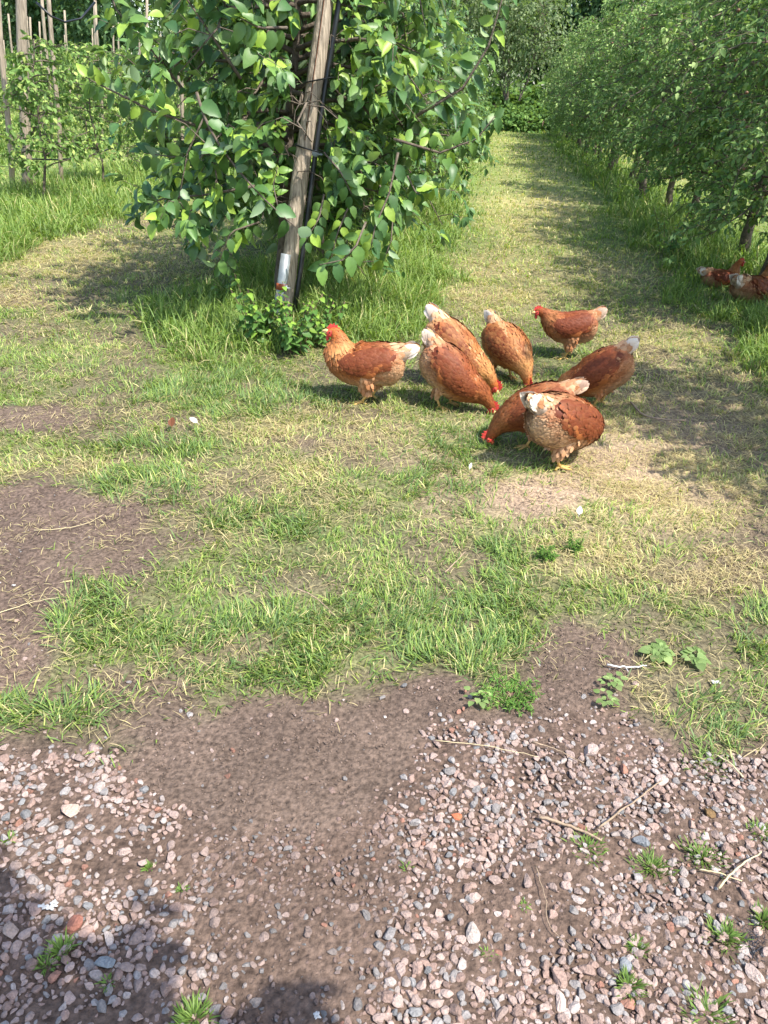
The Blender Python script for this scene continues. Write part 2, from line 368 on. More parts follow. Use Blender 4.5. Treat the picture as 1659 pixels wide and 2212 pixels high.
scatter(2.4, 4.2, 17000, 1.05, .88)
scatter(4.2, 7.0, 7500, 1.45, 1.0)
scatter(7.0, 12., 2400, 2.3, 1.2)
scatter(12., 20., 520, 4.0, 1.4)
scatter(20., 36., 260, 6.5, 1.7)
print('blades', turf.n//7, tallg.n//7, strawm.n//7)
tag(turf.build('grass', M['grass']), 'short trampled green turf covering the orchard floor', 'grass', kind='stuff')
tag(tallg.build('long_grass', M['grass']), 'long bright green grass along the feet of the tree rows', 'grass', kind='stuff')
tag(strawm.build('straw', M['grass']), 'dry straw coloured clippings lying flat on the ground', 'straw', kind='stuff')

# ------------------------------------------------------------------ gravel
def stone_tmpl(seed, sub=2, cuts=11):
    bm = bmesh.new(); bmesh.ops.create_icosphere(bm, subdivisions=sub, radius=1.0); r = np.random.default_rng(seed)
    V = A([v.co[:] for v in bm.verts]); F = A([[v.index for v in f.verts] for f in bm.faces]); bm.free()
    for _ in range(cuts):
        n = nrm(r.normal(size=3)); d = r.uniform(.40, .74); s = V@n; k = s > d; V[k] -= (s[k]-d)[:, None]*n
    V = V/np.abs(V).max(0)*A((1, r.uniform(.62, .95), r.uniform(.45, .7))); return V, [F]
ST_HI = [stone_tmpl(i, 2, 10) for i in range(14)]; ST_LO = [stone_tmpl(50+i, 1, 6) for i in range(8)]
def rotz_tilt(n, tilt):
    a = U(0, 2*pi, n); t = rng.normal(0, tilt, n); b = U(0, 2*pi, n); R = np.zeros((n, 3, 3)); ca, sa = np.cos(a), np.sin(a); ct, st = np.cos(t), np.sin(t)
    Rz = np.stack([np.stack([ca, -sa, 0*a], -1), np.stack([sa, ca, 0*a], -1), np.stack([0*a, 0*a, 1+0*a], -1)], 1)
    Rx = np.stack([np.stack([1+0*a, 0*a, 0*a], -1), np.stack([0*a, ct, -st], -1), np.stack([0*a, st, ct], -1)], 1)
    cb, sb = np.cos(b), np.sin(b)
    R2 = np.stack([np.stack([cb, -sb, 0*a], -1), np.stack([sb, cb, 0*a], -1), np.stack([0*a, 0*a, 1+0*a], -1)], 1)
    return Rz@Rx@R2
grid = {}
def free(x, y, r, k=.70):
    cx, cy = int(x/.04), int(y/.04)
    for i in (-1, 0, 1):
        for j in (-1, 0, 1):
            for (a, b, c) in grid.get((cx+i, cy+j), ()):
                if (a-x)**2+(b-y)**2 < ((r+c)*k)**2: return False
    return True
stones = []
def dart(n, r0, r1, dens, y0=-.4, y1=1.95, crumb=0):
    x = U(-2.3, 2.3, n); y = U(y0, y1, n); f = fields(x, y); r = U(r0, r1, n)
    patch = sm(.33, .50, fbm(x*6, y*6, 131, 3))*.8+.2
    pr_ = f['grav']*patch*(1-(.88 if r0 > .005 else .40)*f['inp'])*dens; u = U(0, 1, n)
    sparse = .012*(f['inzone'] < .5)+.004*f['bare']+crumb*np.maximum(f['bare'], 1-f['inzone'])*(1-f['grav'])
    ok = u < np.maximum(pr_, sparse if r1 < .012 else sparse*.15)
    for a, b, c in zip(x[ok], y[ok], r[ok]):
        if free(a, b, c):
            grid.setdefault((int(a/.04), int(b/.04)), []).append((a, b, c)); stones.append((a, b, c))
BIG = [(148, 1753, .022, (.42, .30, .24)), (1275, 1620, .021, (.40, .31, .27)), (1500, 1500, .0, 0), (1530, 1755, .016, (.16, .10, .045)), (160, 2010, .019, (.27, .115, .08)), (1370, 1478, .013, (.42, .30, .25)), (230, 2090, .017, (.20, .22, .23)), (1020, 2020, .020, (.38, .32, .28)), (30, 2020, .018, (.36, .27, .22)),
       (1430, 1690, .016, (.42, .33, .29)), (1630, 2100, .018, (.38, .30, .26)), (1385, 1820, .016, (.17, .18, .19)), (1210, 2165, .017, (.46, .36, .31)), (985, 1765, .012, (.42, .14, .07)), (1350, 2085, .015, (.20, .21, .22))]
BIG = [b for b in BIG if b[2] > 0]; BIGP = []
for (px, py, r, c) in BIG:
    p = gp(px, py); grid.setdefault((int(p[0]/.04), int(p[1]/.04)), []).append((p[0], p[1], r)); BIGP.append((p, r, c))
dart(900, .0125, .016, .4); dart(18000, .0090, .0125, 1.0); dart(60000, .006, .0090, 1.0); dart(120000, .003, .006, 1.0); dart(80000, .0014, .003, .6); dart(150000, .0011, .0034, .0, -.2, 3.0, .62)
S = A(stones); print('stones', len(S))
gmb = MB(); pxs, pys = proj(S[:, 0], S[:, 1]); vis = (pxs > -60) & (pxs < 1720) & (pys < 2300) & (S[:, 2] > .0045)
n = len(S); u = U(0, 1, n)
pink = A((.37, .275, .235)); pink2 = A((.32, .22, .18)); grey = A((.29, .265, .25)); blue = A((.225, .22, .215)); redc = A((.33, .17, .12)); palec = A((.40, .335, .30))
sc_ = np.where((u < .42)[:, None], pink, np.where((u < .68)[:, None], pink2, np.where((u < .83)[:, None], grey, np.where((u < .86)[:, None], blue, np.where((u < .88)[:, None], redc, palec)))))
sc_ = sc_*U(.66, 1.06, n)[:, None]*(1-.15*(S[:, 2] < .004))[:, None]
fs_ = fields(S[:, 0], S[:, 1]); inpx = fs_['inp']; sc_ = sc_*(1-.32*inpx)[:, None]; crumb = (S[:, 2] < .0034) & (U(0, 1, n) < np.where(fs_['grav'] > .5, .45, .93)); sc_[crumb] = soil_c*U(.7, 1.7, crumb.sum())[:, None]
pick = rng.integers(0, 1000, n)
for T, m in ((ST_HI, vis), (ST_LO, ~vis)):
    for i, (tv, tf) in enumerate(T):
        k = m & (pick % len(T) == i); kk = k.sum()
        if not kk: continue
        R = rotz_tilt(kk, .28)*(S[k, 2]*U(.95, 1.35, kk))[:, None, None]
        z = gz(S[k, 0], S[k, 1])+S[k, 2]*U(.0, .34, kk)
        inst(tv, tf, np.stack([S[k, 0], S[k, 1], z], -1), R, sc_[k], gmb)
tag(gmb.build('gravel', M['stone'], smooth=False), 'pinkish angular gravel scattered over brown soil', 'gravel', kind='stuff')
lab = ['large flat pink stone at the left of the gravel', 'large pale pinkish stone at the top edge of the right gravel', 'flat mustard brown stone in the right gravel', 'orange red brick fragment at the edge of the left shadow', 'pinkish stone on bare soil below the pale lichen twig', 'dark blue grey stone in the shadow at lower left',
       'pale buff stone just right of the soil patch, low in the picture', 'pinkish stone on the left edge below the white splash', 'pale stone beside the long dry stick', 'pale stone at the right edge beside the black feather tuft', 'blue grey stone between two grass tufts', 'big pale pink stone near the bottom edge', 'small orange brick fragment beside the soil patch', 'blue grey stone low in the right gravel']
for i, ((p, r, c), l) in enumerate(zip(BIGP, lab)):
    tv, tf = ST_HI[i % 14]; mb = MB(); a = i*1.3; R = A([[cos(a), -sin(a), 0], [sin(a), cos(a), 0], [0, 0, 1.]])
    mb.add((tv*r*A((1.15, 1.1, 1.0)))@R.T, tf, c); o = mb.build('stone', M['stone'], smooth=False); o.location = (p[0], p[1], float(gz(p[0], p[1]))+r*.28)
    tag(o, l, 'stone', 'larger stones lying in the gravel')

rng = np.random.default_rng(81)
# ------------------------------------------------------------------ trees
def rv(n): return nrm(rng.normal(size=(n, 3)))
def add_leaves(mb, pos, out, size, tmpl, cols, updroop=.35, up=.9, rand=.7):
    n = len(pos); d = nrm(out*.6+rv(n)*rand+A((0, 0, -updroop))); nn = nrm(A((0, 0, up))+out*.45+rv(n)*.55)
    R = frames(d, nn)*(size)[:, None, None]*1.0
    for i, t in enumerate(tmpl):
        k = (np.arange(n) % len(tmpl)) == i; inst(t[0], t[1], pos[k], R[k], cols[k], mb)
def leafcol(n, dark, mid, young, fy=.12):
    u = U(0, 1, n); c = dark*(1-u)[:, None]+mid*u[:, None]; y = U(0, 1, n) < fy; c[y] = young*U(.7, 1.1, y.sum())[:, None]; return c*U(.8, 1.2, n)[:, None]
def limb(p0, az, L, rise, droop, n=7, wig=.05):
    t = np.linspace(0, 1, n); r = L*t*(1-.08*t); h = A((cos(az), sin(az), 0.))
    P = p0+r[:, None]*h+A((0, 0, 1.))*(rise*L*t-droop*L*t**2.2)[:, None]; P[1:] += rng.normal(0, wig*L, (n-1, 3))*t[1:, None]; return P
def tree_mesh(height, z0, radf, nl, nsub, nleaf, lsize, tmpl, cols, trunk_r=.045, wob=.05, twr=.004, lean=(0, 0), fill=0, limb_r=.013, cull=None):
    wd, lv = MB(), MB(); zs = np.linspace(0, height, 10)
    ctr = np.stack([lean[0]*zs/height+np.cumsum(rng.normal(0, wob*.5, 10))*(zs > .3), lean[1]*zs/height+np.cumsum(rng.normal(0, wob*.5, 10))*(zs > .3), zs-.05], -1)
    wd.tube(ctr, trunk_r*(1-.78*zs/height)*(1+.25*np.exp(-zs*6)), 8)
    LP, LO = [], []
    for i in range(nl):
        zz = z0+(height-z0)*((i+U(0, 1))/nl)*.97; az = i*2.399+U(-.4, .4); L = radf((zz-z0)/(height-z0))*U(.65, 1.25)
        p0 = A([np.interp(zz, zs, ctr[:, k]) for k in range(3)]); P = limb(p0, az, L, U(.15, .5), U(.25, .85))
        wd.tube(P, np.linspace(limb_r, .003, len(P)), 5)
        for j in range(nsub):
            t = U(.18, 1.0); q0 = A([np.interp(t, np.linspace(0, 1, len(P)), P[:, k]) for k in range(3)])
            Q = limb(q0, az+U(-1.4, 1.4), U(.14, .36)*min(1.4, L/.6), U(-.1, .9), U(.1, .9), 4, .08)
            wd.tube(Q, np.linspace(.004, .0015, 4), 3, cap=False)
            tt = np.clip(rng.normal(.65, .35, nleaf), .05, 1); idx = np.linspace(0, 1, 4)
            pp = np.stack([np.interp(tt, idx, Q[:, k]) for k in range(3)], -1)+rng.normal(0, .012, (nleaf, 3)); LP.append(pp)
            o_ = nrm((Q[-1]-Q[0])[None]*1.0)+A((cos(az), sin(az), 0))*.3; LO.append(np.repeat(nrm(o_), nleaf, 0))
    P = np.concatenate(LP); O = np.concatenate(LO); k = P[:, 2] > .22
    if cull is not None: k &= ~cull(P)
    P, O = P[k], O[k]
    add_leaves(lv, P, O, lsize*U(.6, 1.15, len(P)), tmpl, cols(len(P)))
    return wd, lv
# ---- the near apple tree (large leaves, first in the middle row)
POST = gp(606, 705); POST[2] = 0
tx, ty = -1.42, POST[1]+.55
hero = thing('apple_tree', (tx, ty, 0), 'big leafy apple tree behind the leaning wooden post, nearest in the middle row', 'tree', 'apple trees in rows')
def post_gap(P):   # the post side of the tree is tied back and clear of leaves
    x = P[:, 0]+tx; y = P[:, 1]+ty; z = P[:, 2]; k = z/1.9; cx = POST[0]+.20*k; cy = POST[1]+.3*k
    lx = x-cx-(cy-y)*.27; return (y < cy+.12) & (np.abs(lx) < .15) & (z < 1.75)
hcol = lambda n: leafcol(n, A((.045, .115, .038)), A((.135, .24, .052)), A((.27, .40, .06)), .2)
def hrad(t): return 1.28*(sin(pi*min(1, (.25+.75*t)))**.5 if t > .0 else .6)*(1.05-.45*t)
wd, lv = tree_mesh(2.3, .66, lambda t: 1.25*(.42+.58*min(1, t*2.2))*(1.08-.42*t), 50, 10, 12, .104, [LEAF_A, LEAF_B, LEAF_E, LEAF_A], hcol, trunk_r=.055, limb_r=.018, cull=post_gap)
# hand placed shoots in front of and beside the post
def shoot(pts, r0, r1, nlf, size, seedc=None, hang=.6, under=False):
    W = A([at(*p) for p in pts])-A((tx, ty, 0)); t = np.linspace(0, 1, len(W)); tt = np.linspace(0, 1, 10)
    P = np.stack([np.interp(tt, t, W[:, k]) for k in range(3)], -1); wd.tube(P, np.linspace(r0, r1, 10), 6)
    u = np.linspace(.08, 1, nlf); pos = np.stack([np.interp(u, tt, P[:, k]) for k in range(3)], -1)
    ax = nrm(P[-1]-P[0]); side = nrm(np.cross(ax, A((0, -1., 0)))); o_ = side*np.where(np.arange(nlf) % 2, 1, -1)[:, None]+ax*.5+A((0, 0, -hang))
    c = hcol(nlf) if seedc is None else np.tile(A(seedc), (nlf, 1))*U(.8, 1.15, nlf)[:, None]
    d = nrm(o_+rv(nlf)*.25); nn = nrm(A((.3, -.8, .6))+rv(nlf)*.45)*(1-2*(U(0, 1, nlf) < (.3 if under else .05)))[:, None]
    R = frames(d, nn)*(size*U(.75, 1.1, nlf))[:, None, None]
    for i, tm in enumerate((LEAF_A, LEAF_B)):
        k = (np.arange(nlf) % 2) == i; inst(tm[0], tm[1], (pos+d*.012)[k], R[k], c[k], lv)
yp = POST[1]
shoot([(425, 200, yp-.35), (440, 250, yp-.4), (470, 310, yp-.45), (520, 375, yp-.5), (575, 435, yp-.55), (640, 492, yp-.6)], .010, .003, 13, .115, under=True, seedc=(.06, .14, .035))
shoot([(600, 445, yp-.55), (590, 400, yp-.5), (600, 360, yp-.5)], .004, .002, 7, .075, seedc=(.15, .27, .04), hang=0)
shoot([(440, 255, yp-.4), (405, 330, yp-.4), (392, 400, yp-.42), (385, 440, yp-.4)], .006, .002, 10, .095, under=True)
shoot([(790, 480, yp-.1), (770, 530, yp-.25), (740, 562, yp-.3), (690, 572, yp-.35)], .008, .003, 9, .115)
shoot([(860, 330, yp+.1), (840, 420, yp), (810, 490, yp-.1), (800, 540, yp-.15)], .008, .003, 16, .10)
shoot([(450, 280, yp), (330, 240, yp-.2), (230, 190, yp-.3), (190, 170, yp-.3)], .010, .003, 22, .095)
shoot([(400, 200, yp), (330, 110, yp-.1), (250, 20, yp-.2), (235, -30, yp-.2)], .010, .003, 16, .10)
shoot([(520, 170, yp-.1), (460, 80, yp-.2), (405, 0, yp-.2), (395, -40, yp-.2)], .010, .003, 14, .11, under=True)
shoot([(560, 400, yp-.1), (450, 420, yp-.2), (350, 430, yp-.2), (320, 440, yp-.2)], .010, .003, 18, .095)
shoot([(900, 250, yp+.3), (1000, 190, yp+.3), (1055, 100, yp+.3), (1090, -20, yp+.3)], .012, .004, 24, .10)
shoot([(850, 300, yp+.2), (950, 330, yp+.3), (1030, 300, yp+.3), (1070, 250, yp+.3)], .010, .003, 20, .095)
shoot([(560, 480, yp), (500, 500, yp-.1), (470, 570, yp-.1)], .007, .003, 12, .085)
shoot([(620, 60, yp-.25), (560, 60, yp-.4), (520, 40, yp-.4)], .009, .003, 12, .11)
shoot([(880, 380, yp+.2), (900, 420, yp+.2), (930, 400, yp+.3)], .007, .003, 12, .10)
shoot([(700, 420, yp-.1), (690, 470, yp-.2), (660, 520, yp-.25)], .006, .003, 11, .085)
shoot([(760, 430, yp), (730, 500, yp-.1), (715, 560, yp-.15)], .006, .003, 12, .09)
shoot([(820, 400, yp+.1), (850, 450, yp+.1), (845, 520, yp), (830, 560, yp)], .006, .003, 14, .095)
shoot([(700, 330, yp-.1), (735, 370, yp-.2), (760, 420, yp-.2)], .006, .003, 10, .095)
shoot([(560, 400, yp+.2), (540, 470, yp+.1), (500, 540, yp+.1), (480, 580, yp)], .006, .003, 14, .08)
shoot([(480, 400, yp), (430, 450, yp), (400, 480, yp)], .006, .003, 12, .09)
shoot([(470, 330, yp), (380, 340, yp-.1), (310, 330, yp-.1)], .006, .003, 14, .095)
wd.build('trunk', M['bark'], hero); lv.build('crown', M['leaf'], hero)
# ---- an added, unseen high crowned tree behind the camera, placed to shade the lower left
rng = np.random.default_rng(77)
wd, lv = tree_mesh(2.75, 2.0, lambda t: .54*(1-.5*abs(t-.4)), 36, 9, 32, .085, [LEAF_B], hcol, trunk_r=.04, lean=(-.25, .45))
sh = thing('apple_tree', (.74, -.95, 0), 'unseen high crowned tree added behind the camera to shade the lower left gravel', 'tree', 'apple trees in rows'); wd.build('trunk', M['bark'], sh); lv.build('crown', M['leaf'], sh)
rng = np.random.default_rng(78)
# ---- templates for the rest of the rows
def add_apples(root, n, h, r):
    for _ in range(n):
        a = U(0, 2*pi); mb = MB(); mb.ball((0, 0, 0), (.013, .013, .012), n=8, m=6); o = mb.build('apple', M['apple'], root); rr = r*U(.75, 1.0); o.location = (rr*cos(a), rr*sin(a), U(.8, h-.8))
mcol = lambda n: leafcol(n, A((.05, .115, .038)), A((.11, .21, .055)), A((.24, .36, .08)), .15)
GT = 'apple trees in rows'
mids = []
for v in range(3):
    t = thing('apple_tree', (0, 0, 0), 'x', 'tree', GT); wd, lv = tree_mesh(2.6, .42, lambda t: 1.2*(.7+.3*min(1, t*3))*(1.05-.5*t), 42, 10, 13, .082, [LEAF_C], mcol, trunk_r=.045)
    wd.build('trunk', M['bark'], t); lv.build('crown', M['leaf'], t); mids.append(t)
i = 0
for yy in np.arange(ty+1.25, 33, 1.25):
    l = f"{od(i+1)} apple tree of the middle row, counted back from the near leafy one"
    loc = (-1.5+U(-.1, .1), yy, 0); rz = U(0, 6.28)
    if i < 3: o = mids[i]; o.location = tuple(map(float, loc)); o.rotation_euler = (0, 0, rz); o['label'] = l
    else: o = dup(mids[i % 3], loc, rz, U(.92, 1.08), l)
    i += 1
rcol = lambda n: leafcol(n, A((.07, .145, .042)), A((.18, .29, .08)), A((.36, .47, .17)), .25)
rts = []
for v in range(4):
    t = thing('apple_tree', (0, 0, 0), 'x', 'tree', GT); wd, lv = tree_mesh(3.0, .62, lambda t: 1.2*(.62+.38*min(1, t*2.5))*(1.05-.6*t), 60, 11, 14, .062, [LEAF_C, LEAF_C2], rcol, trunk_r=.055, lean=(-.15, 0))
    wd.build('trunk', M['bark'], t); lv.build('crown', M['leaf2'], t); rts.append(t)
    add_apples(t, 9, 3.0, .95)
i = 0
for yy in [3.25]+list(np.arange(5.75, 34, 1.35)):
    l = f"{od(i)} apple tree of the dense right row, counted from the camera end"
    loc = (2.55+U(-.12, .12), yy+U(-.15, .15), 0); rz = U(0, 6.28)
    if i < 4: o = rts[i]; o.location = tuple(map(float, loc)); o.rotation_euler = (0, 0, rz); o['label'] = l
    else: o = dup(rts[i % 4], loc, rz, U(.92, 1.1), l)
    i += 1
rng = np.random.default_rng(79)
# ---- young thin trees and posts of the left rows
ycol = lambda n: leafcol(n, A((.10, .19, .045)), A((.18, .28, .07)), A((.34, .42, .12)), .25)
yts = []
for v in range(3):
    t = thing('young_apple_tree', (0, 0, 0), 'x', 'tree', 'young apple trees of the left rows'); wd, lv = tree_mesh(1.75, .42, lambda t: .60*(1.05-.5*t), 28, 7, 11, .066, [LEAF_C], ycol, trunk_r=.018, limb_r=.008)
    wd.build('trunk', M['bark'], t); lv.build('crown', M['leaf2'], t); yts.append(t)
rown = ['nearest left row', 'second left row', 'third left row', 'fourth left row', 'fifth left row']
cnt = 0
def bent(h, r, lx, ly, sides=8, mbd=None, jit=.006):
    mb = mbd or MB(); z = np.linspace(-.1, h, 7); P = np.stack([lx*z/h+rng.normal(0, jit, 7), ly*z/h+rng.normal(0, jit, 7), z], -1); mb.tube(P, r*(1-.12*z/h), sides); return mb
ptm = []
for v in range(3):
    t = thing('wooden_post', (0, 0, 0), 'x', 'post', 'support posts of the left rows'); bent(2.3+.2*v, (.062, .03, .032)[v], (.32, .20, .26)[v], .03).build('pole', M['wood2'], t); ptm.append(t)
for r, rx in enumerate((-5.2, -8.9, -12.6, -16.3, -20.0)):
    ylist = np.arange(7.2+r*1.6, 34, 1.8 if r < 2 else 2.1)
    for i, yy in enumerate(ylist):
        l = f"{od(i)} young sparse apple tree along the {rown[r]}"
        loc = (rx+U(-.1, .1), yy, 0); s = U(.85, 1.15)
        if cnt < 3: o = yts[cnt]; o.location = tuple(map(float, loc)); o['label'] = l
        else: o = dup(yts[cnt % 3], loc, U(0, 6.28), s, l)
        cnt += 1
pc = 0
def place_post(v, loc, rz, s, l):
    global pc
    if pc < 3 and ptm[v].get('label') == 'x': o = ptm[v]; o.location = tuple(map(float, loc)); o.rotation_euler = (0, 0, rz); o.scale = (s, s, s); o['label'] = l; return
    dup(ptm[v], loc, rz, s, l)
p1 = gp(60, 418); p1b = gp(135, 412); p2 = gp(228, 370)
place_post(0, (p1[0], p1[1], 0), 0, 1.1, 'thick weathered post with two black bands, at the left edge')
place_post(1, (p1b[0], p1b[1], 0), 0, 1.0, 'thin grey post right of the thick banded one')
place_post(2, (p1[0]-.5, p1[1]+.5, 0), .2, 1.2, 'leaning grey post directly behind the thick banded one')
for r, rx in enumerate((-5.2, -8.9, -12.6, -16.3, -20.0)):
    for i, yy in enumerate(np.arange(13.5+r*.4, 37, 2.3 if r < 2 else 1.9)):
        dup(ptm[rng.integers(1, 3)], (rx+U(-.15, .15), yy+U(-.4, .4), 0), U(-.4, .4), U(.9, 1.2), f"{od(i)} far support post along the {rown[r]}")
for z_ in (.55, 1.05):
    mb = MB(); a = np.linspace(0, 2*pi, 17); mb.tube(np.stack([(p1[0]+.03+z_*.04)+.072*np.cos(a), p1[1]+.012+.072*np.sin(a), z_+0*a], -1), .006, 5)
    tag(mb.build('black_band', M['black']), 'black tie band round the thick left post, %s' % ('lower one' if z_ < .8 else 'upper one'), 'band', 'bands on the left post')
mb = MB(); t = np.linspace(0, 1, 24); yl = p1[1]-.1+t*18; mb.tube(np.stack([p1[0]+.05+t*(-5.15-p1[0]), yl, .42-.10*np.sin(t*18*1.2)**2-.04*t], -1), .011, 6)
tag(mb.build('irrigation_hose', M['black']), 'black irrigation hose sagging along the nearest left row', 'hose')
mb = MB(); P = [at(78, 5, 9.0), at(110, 35, 9.0), at(140, 48, 9.2), at(175, 40, 9.4), at(205, 5, 9.6)]; mb.tube(P, .011, 6)
tag(mb.build('hanging_hose', M['black']), 'black hose looping from the top of the thick left post', 'hose')
rng = np.random.default_rng(80)
# ------------------------------------------------------------------ background wood, willow and brambles
wcol = lambda n: leafcol(n, A((.045, .095, .04)), A((.09, .16, .06)), A((.15, .23, .08)), .1)
def big_tree(h, r, n, size, cols, z0=.3, name='woodland_tree', label='x', nst=1, stemr=.18, grp='trees of the wood behind the orchard'):
    t = thing(name, (0, 0, 0), label, 'tree', grp); wd, lv = MB(), MB(); cs = []
    for s_ in range(nst):
        a = U(0, 6.28); sp = 0 if nst == 1 else .5*r
        z = np.linspace(-.2, h*.9, 8); P = np.stack([sp*cos(a)*(z/h)**.8+rng.normal(0, .03*r, 8), sp*sin(a)*(z/h)**.8+rng.normal(0, .03*r, 8), z], -1); wd.tube(P, np.linspace(stemr, stemr*.15, 8), 7)
        for k in range(14):
            zz = U(z0+.1*h, h*.95); p0 = A([np.interp(zz, z, P[:, q_]) for q_ in range(3)]); Q = limb(p0, U(0, 6.28), r*U(.5, .95)*(1.1-.6*zz/h), U(.2, .9), U(0, .4), 5, .06); wd.tube(Q, np.linspace(stemr*.3, stemr*.05, 5), 4); cs += [Q[2], Q[3], Q[4]]
    cs = A(cs); k = rng.integers(0, len(cs), n); off = rng.normal(0, 1, (n, 3))*r*.17; pos = cs[k]+off; pos[:, 2] = np.maximum(pos[:, 2], z0+U(0, .5, n))
    add_leaves(lv, pos, nrm(off+A((0, 0, .01))), size*U(.6, 1.3, n), [LEAF_D], cols(n))
    wd.build('trunk', M['bark'], t); lv.build('crown', M['leaf2'], t); return t
WT = [big_tree(10+v, 4.0, 9000, .30, wcol, .3) for v in range(3)]
pos = [(-37, 52), (-31.5, 51), (-27, 53), (-22.5, 50), (-18, 52), (-13.5, 50), (-9, 52), (-4, 51), (0.5, 53), (4.5, 51), (8.5, 53), (13, 51), (-34, 44), (-29, 40), (-25, 45), (-20, 41), (-15.5, 45), (-11, 42), (-6.5, 46), (-2, 44), (2, 47), (6, 44), (10.5, 46), (15, 42), (20, 45), (25, 41)]
for i, (a, b) in enumerate(pos):
    l = f"{od(i)} dark woodland tree from the left, behind the orchard rows"
    if i < 3: o = WT[i]; o.location = (a, b, 0); o['label'] = l
    else: dup(WT[i % 3], (a, b, 0), U(0, 6.28), U(.85, 1.15), l)
pcol = lambda n: leafcol(n, A((.11, .15, .07)), A((.17, .22, .10)), A((.22, .27, .13)), .2)
wl = big_tree(4.2, 2.0, 6000, .13, pcol, .9, 'willow_shrub', 'pale grey green willow shrub with bare stems at the far end of the path', 9, .03, None); wl.location = (.6, 37.0, 0); wl.scale = (1.15, 1.15, 1.15)
wl2 = dup(wl, (-2.6, 38.5, 0), 2, 1.35, 'second pale willow shrub mostly hidden behind the middle row'); 
bcol = lambda n: leafcol(n, A((.06, .13, .03)), A((.11, .20, .045)), A((.16, .26, .06)), .2)
def bramble(label):
    t = thing('bramble_bush', (0, 0, 0), label, 'bush', 'low bushes at the end of the path'); lv, wd = MB(), MB(); n = 1500
    for _ in range(10): wd.tube(limb(A((U(-.3, .3), U(-.3, .3), 0)), U(0, 6.28), .8, .9, .6, 5), .012, 4)
    d = rv(n); d[:, 2] = np.abs(d[:, 2]); p = d*A((1.1, .8, .75))*U(.55, 1.05, n)[:, None]; add_leaves(lv, p, d, .15*U(.6, 1.2, n), [LEAF_C], bcol(n)); wd.build('stem', M['twig'], t); lv.build('foliage', M['leaf2'], t); return t
b0 = bramble('x')
for i, (a, b, s) in enumerate([(-2.2, 35.2, 1.4), (-.8, 35.6, 1.3), (.6, 35.2, 1.2), (1.9, 35.5, 1.4), (3.4, 35.4, 1.6)]):
    l = f"{od(i)} low leafy bush from the left across the end of the grass path"
    if i == 0: b0.location = (a, b, 0); b0['label'] = l
    else: dup(b0, (a, b, 0), i*1.1, s, l)

for i, (a, b, s) in enumerate([(-7, 39.5, 2.6), (-4.4, 40.5, 2.4), (-1.8, 40, 2.8), (.6, 41.5, 2.5), (3.2, 40, 2.7), (5.9, 41, 2.6), (8.8, 40, 2.8), (12, 40.5, 2.9), (-10.5, 39, 2.5), (-14, 39.5, 2.6), (-18, 38.5, 2.8), (-22, 38.5, 2.7)]):
    dup(b0, (a, b, 0), i*1.7, s, f"{od(i)} tall hedge bush behind the far ends of the rows")
# ------------------------------------------------------------------ the leaning end post with pipe, ties and steel sleeve
Z = 2.15; yt = POST[1]+.30
d_ = at(703, 0, yt); Pb = A((POST[0], POST[1], -.15)); ax = nrm(d_-A((POST[0], POST[1], 0))); 
pt = thing('leaning_post', (POST[0], POST[1], 0), 'weathered wooden end post leaning right in front of the big leafy tree', 'post')
def on(s, off=(0, 0, 0)): return ax*s+A(off)
mb = MB(); ss = np.linspace(-.15, 2.3, 22); P = A([on(s) for s in ss])+np.stack([np.sin(ss*5)*.005, 0*ss, 0*ss], -1); mb.tube(P, .054*(1-.06*ss)*(1+.05*np.sin(ss*9)), 18)
# knots and cracks
mb.build('timber', M['wood'], pt)
mb = MB(); mb.tube([on(s, (.004, -.056, 0)) for s in np.linspace(1.15, 2.2, 12)]+rng.normal(0, .0015, (12, 3)), .0028, 4); mb.build('drying_crack', M['darkf'], pt)
sl_ = thing('steel_sleeve', (POST[0]-.012, POST[1]-.075, 0), 'galvanised steel pipe clamped to the foot of the leaning post', 'pipe')
mb = MB(); mb.tube([on(s) for s in (-.1, .1, .3, .48)], .033, 16); mb.build('pipe', M['zinc'], sl_)
mb = MB(); mb.tube([on(.255), on(.295)], .0365, 16); mb.build('clamp_band', M['rust'], sl_)
mb = MB(); mb.tube([on(.258, (.030, -.018, 0)), on(.292, (.030, -.018, 0))], .013, 8); mb.tube([on(.275, (.02, -.03, 0)), on(.275, (.062, -.022, 0))], .005, 6); mb.build('clamp_bolt', M['zinc'], sl_)
pp_ = tag(None or bpy.data.objects.new('black_pipe', None), 'black plastic water pipe running up the right side of the leaning post', 'pipe'); C.objects.link(pp_); pp_.location = (POST[0]+.075, POST[1]+.0, 0)
mb = MB(); mb.tube([on(s, (.006*sin(s*4), 0, 0)) for s in np.linspace(.1, 2.2, 16)], .016, 12); mb.build('tube', M['black'], pp_)
mb = MB(); c0 = on(1.075, (0, -.03, .0)); mb.ball(c0, (.024, .010, .019), n=12, m=8); mb.tube([c0, c0+A((.045, -.006, -.004))], (.011, .005), 6); mb.build('tap_handle', M['grey'], pp_)
for s, l, tilt in ((1.10, 'black tie wire round the leaning post beside the grey tap', -.02), (1.48, 'black tie wire round the upper part of the leaning post', .02)):
    mb = MB(); a = np.linspace(0, 2*pi, 25); c0 = on(s); P = np.stack([c0[0]+.035+(.095)*np.cos(a), c0[1]+.062*np.sin(a)-.004, c0[2]+tilt*np.cos(a)], -1); mb.tube(P, .0045, 6)
    o = mb.build('tie_wire', M['black']); o.location = (POST[0], POST[1], 0); tag(o, l, 'tie', 'ties on the leaning post')

